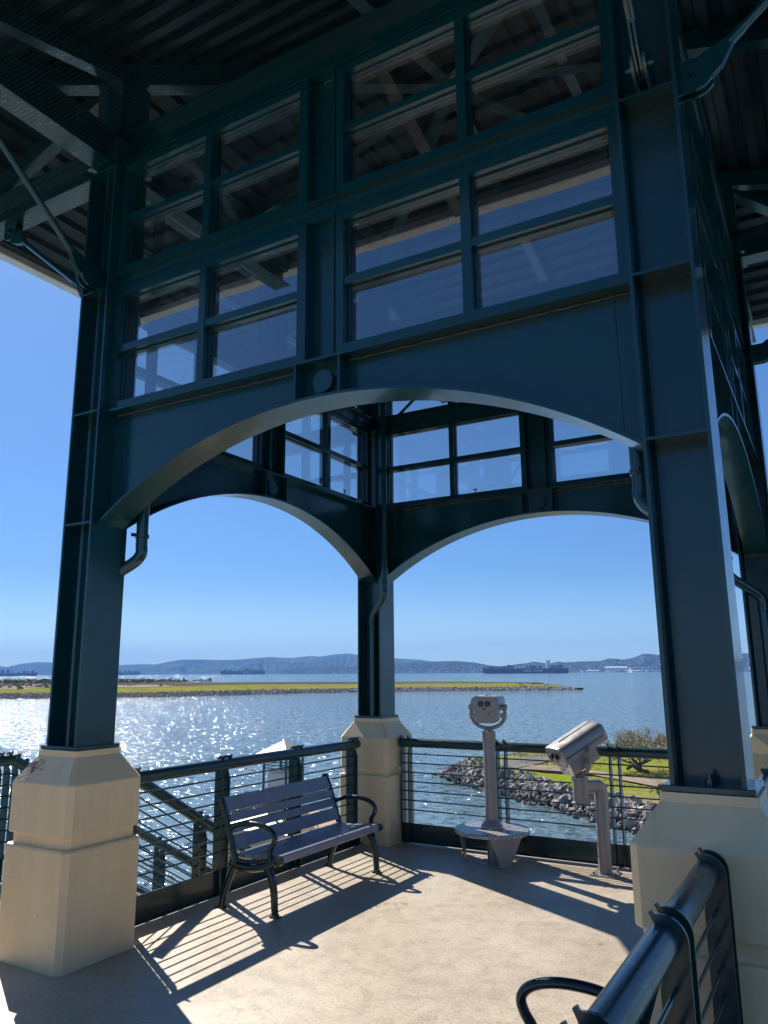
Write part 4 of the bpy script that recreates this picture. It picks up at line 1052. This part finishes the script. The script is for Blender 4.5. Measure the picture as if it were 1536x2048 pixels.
# ------------------------------------------------------------------ ships
def ship(name, az_, D, Lh, label, bow_left=True, letters=None, lsize=9, lx=0, stacks=None, seed=1, hull=NAVY, hh=19, bridge=.23, funnel_pos=None, dark=False):
    e = empty(name, at_az(az_, D), R(az_), label, 'container ship')
    sg = -1 if bow_left else 1; m = MB(); hb = 21
    # hull sections: x, half beam deck, half beam water, deck z
    secs = [(-.5, 1.0, .2, hh + 3), (-.47, 5, 2.5, hh + 2.6), (-.42, 14, 8, hh + 1.2), (-.34, 20, 17, hh), (-.1, hb, hb, hh), (.3, hb, hb, hh), (.42, hb, 17, hh + .3), (.49, 19, 9, hh + 1), (.50, 18, 7, hh + 1)]
    for k, (x, bd, bw, zd) in enumerate(secs):
        rake = (.012 if k == 0 else 0) * Lh
        X = x * Lh * (-sg) ; Xw = (x * Lh + rake * 1.6) * (-sg)
        m.v += [(Xw, -bw, -2), (X, -bd, zd), (X, bd, zd), (Xw, bw, -2)]
    for k in range(len(secs) - 1):
        for j in range(4): m.f.append((k * 4 + j, k * 4 + (j + 1) % 4, k * 4 + 4 + (j + 1) % 4, k * 4 + 4 + j)); m.sm.append(0)
    m.f += [(0, 1, 2, 3), tuple((len(secs) - 1) * 4 + j for j in (3, 2, 1, 0))]; m.sm += [0, 0]
    hl = m.build('hull', hull, e)
    if letters:
        cu = bpy.data.curves.new('hull_lettering', 'FONT'); cu.body = letters; cu.size = lsize; cu.extrude = .15; cu.align_x = 'CENTER'; cu.space_character = 1.35; cu.offset = .45
        tmp = bpy.data.objects.new('tmp_text', cu); COL.objects.link(tmp); dg = bpy.context.evaluated_depsgraph_get(); me = bpy.data.meshes.new_from_object(tmp.evaluated_get(dg)); bpy.data.objects.remove(tmp)
        me.materials.clear(); me.materials.append(WHITE)
        t = bpy.data.objects.new('hull_lettering', me); COL.objects.link(t); t.parent = hl; t.location = (lx * Lh, -hb - .35, hh * .30); t.rotation_euler = (R(90), 0, 0)
    rnd = random.Random(seed); k = 0
    bx = bridge * Lh * (1 if bow_left else -1)
    m = MB(); m.box(bx - 5, bx + 5, -19, 19, hh, hh + 27); m.box(bx - 7, bx + 7, -22, 22, hh + 27, hh + 30); m.box(bx - 1, bx + 1, -1, 1, hh + 30, hh + 40)
    m.box(bx + 8 * (1 if bow_left else -1) - 3, bx + 8 * (1 if bow_left else -1) + 3, -5, 5, hh, hh + 33)
    for q in range(4): m.box(bx - 5.2, bx + 5.2, -19.4, 19.4, hh + 5 + 6 * q, hh + 5.6 + 6 * q)
    m.build('bridge', WHITE, e)
    x = -.40 * Lh
    while x < .45 * Lh:
        wd_ = 14
        xx = x * (1 if bow_left else -1) * 1
        if abs(xx - bx) > 17 and not (funnel_pos is not None and abs(x - funnel_pos * Lh) < 13):
            h_ = rnd.choice((2, 3, 3, 4, 5)) + (1 if x > 0 else 0)
            mt = rnd.choice((CRED, CRED, CRED, CBLUE, CBLUE, CGREY, CRED)) if not dark else rnd.choice((CBLUE, CBLUE, CRED))
            m = MB()
            for c in range(5): m.box(xx - 6.2, xx + 6.2, -19 + c * 7.7, -19 + c * 7.7 + 7.4, hh + 1.2, hh + 1.2 + 2.6 * max(1, h_ - rnd.randrange(0, 2) * (c % 2)))
            m.build('container_stack', mt, e)
        x += wd_ + rnd.choice((0, 0, 2, 9))
    if funnel_pos is not None:
        fx = funnel_pos * Lh; m = MB()
        for c in (-6, 6): m.box(fx + c - 1, fx + c + 1, -20, 20, hh, hh + 20)
        m.build('lashing_bridge', CGREY, e)
    return e
ship('container_ship', 19.56, 3200, 334, 'big navy container ship with white lettering and rust red containers, right of the middle', True, 'CMA CGM', 13, .09, None, 4, NAVY, 19, .265, -.06)
ship('container_ship', 39.75, 5000, 276, 'container ship with yellowish deck load and three white letters, left of the middle column', True, 'M S C', 14, .11, None, 8, NAVY, 20, -.20, .2)
ship('container_ship', 55.0, 4300, 250, 'hazy container ship at the far left edge', False, None, 0, 0, None, 12, CBLUE, 14, -.05, None, True)
ship('container_ship', 47.75, 5600, 190, 'small hazy container ship just right of the near left column', False, None, 0, 0, None, 15, CBLUE, 16, .1, None, True)
y_ = MB().box(38, 70, -14, 14, 21, 33); 
o = y_.build('yellow_deck_load', CTAN); o.parent = [q for q in bpy.data.objects if q.get('label', '').startswith('container ship with yellowish')][0]
sb = empty('sailboat', at_az(12.45, 2300), R(12.45), 'tiny white sailboat on the open water at the right', 'sailboat')
m = MB()
secs = [(-8, .1, 1.6), (-5, 1.2, 1.4), (0, 1.8, 1.3), (5, 1.6, 1.3), (7, 1.1, 1.4)]
for x, b, z in secs: m.v += [(x, -b * .5, -.4), (x, -b, z), (x, b, z), (x, b * .5, -.4)]
for k in range(4):
    for j in range(4): m.f.append((k * 4 + j, k * 4 + (j + 1) % 4, k * 4 + 4 + (j + 1) % 4, k * 4 + 4 + j)); m.sm.append(0)
m.f += [(0, 1, 2, 3), (19, 18, 17, 16)]; m.sm += [0, 0]; m.build('hull', WHITE, sb)
MB().tube([(0, 0, 1.2), (0, 0, 20.5)], .12, 6).build('mast', CGREY, sb)
m = MB(); m.prism([(.3, 2.6), (6.6, 2.6), (.3, 20)], lambda p, q, s: (p, s + .12 * p, q), -.04, .04); m.build('main_sail', SAIL, sb)
m = MB(); m.prism([(-.4, 18), (-7.2, 1.8), (-.4, 2.6)], lambda p, q, s: (p, s - .1 * p, q), -.04, .04); m.build('jib_sail', SAIL, sb)

# ------------------------------------------------------------------ haze
hz = MB().box(-12600, 8000, -8000, 11300, -7, 420).build('haze', WHITE)
hm = bpy.data.materials.new('haze_air'); hm.use_nodes = True; N, L = hm.node_tree.nodes, hm.node_tree.links; N.clear()
oo = N.new('ShaderNodeOutputMaterial'); vp = N.new('ShaderNodeVolumePrincipled'); vp.inputs['Color'].default_value = (0.20, 0.47, 1.0, 1); vp.inputs['Density'].default_value = 8.0e-5; vp.inputs['Anisotropy'].default_value = 0.0
L.new(vp.outputs[0], oo.inputs['Volume']); hz.data.materials.clear(); hz.data.materials.append(hm); hz['kind'] = 'stuff'; hz['label'] = 'thin blue air haze over the bay'
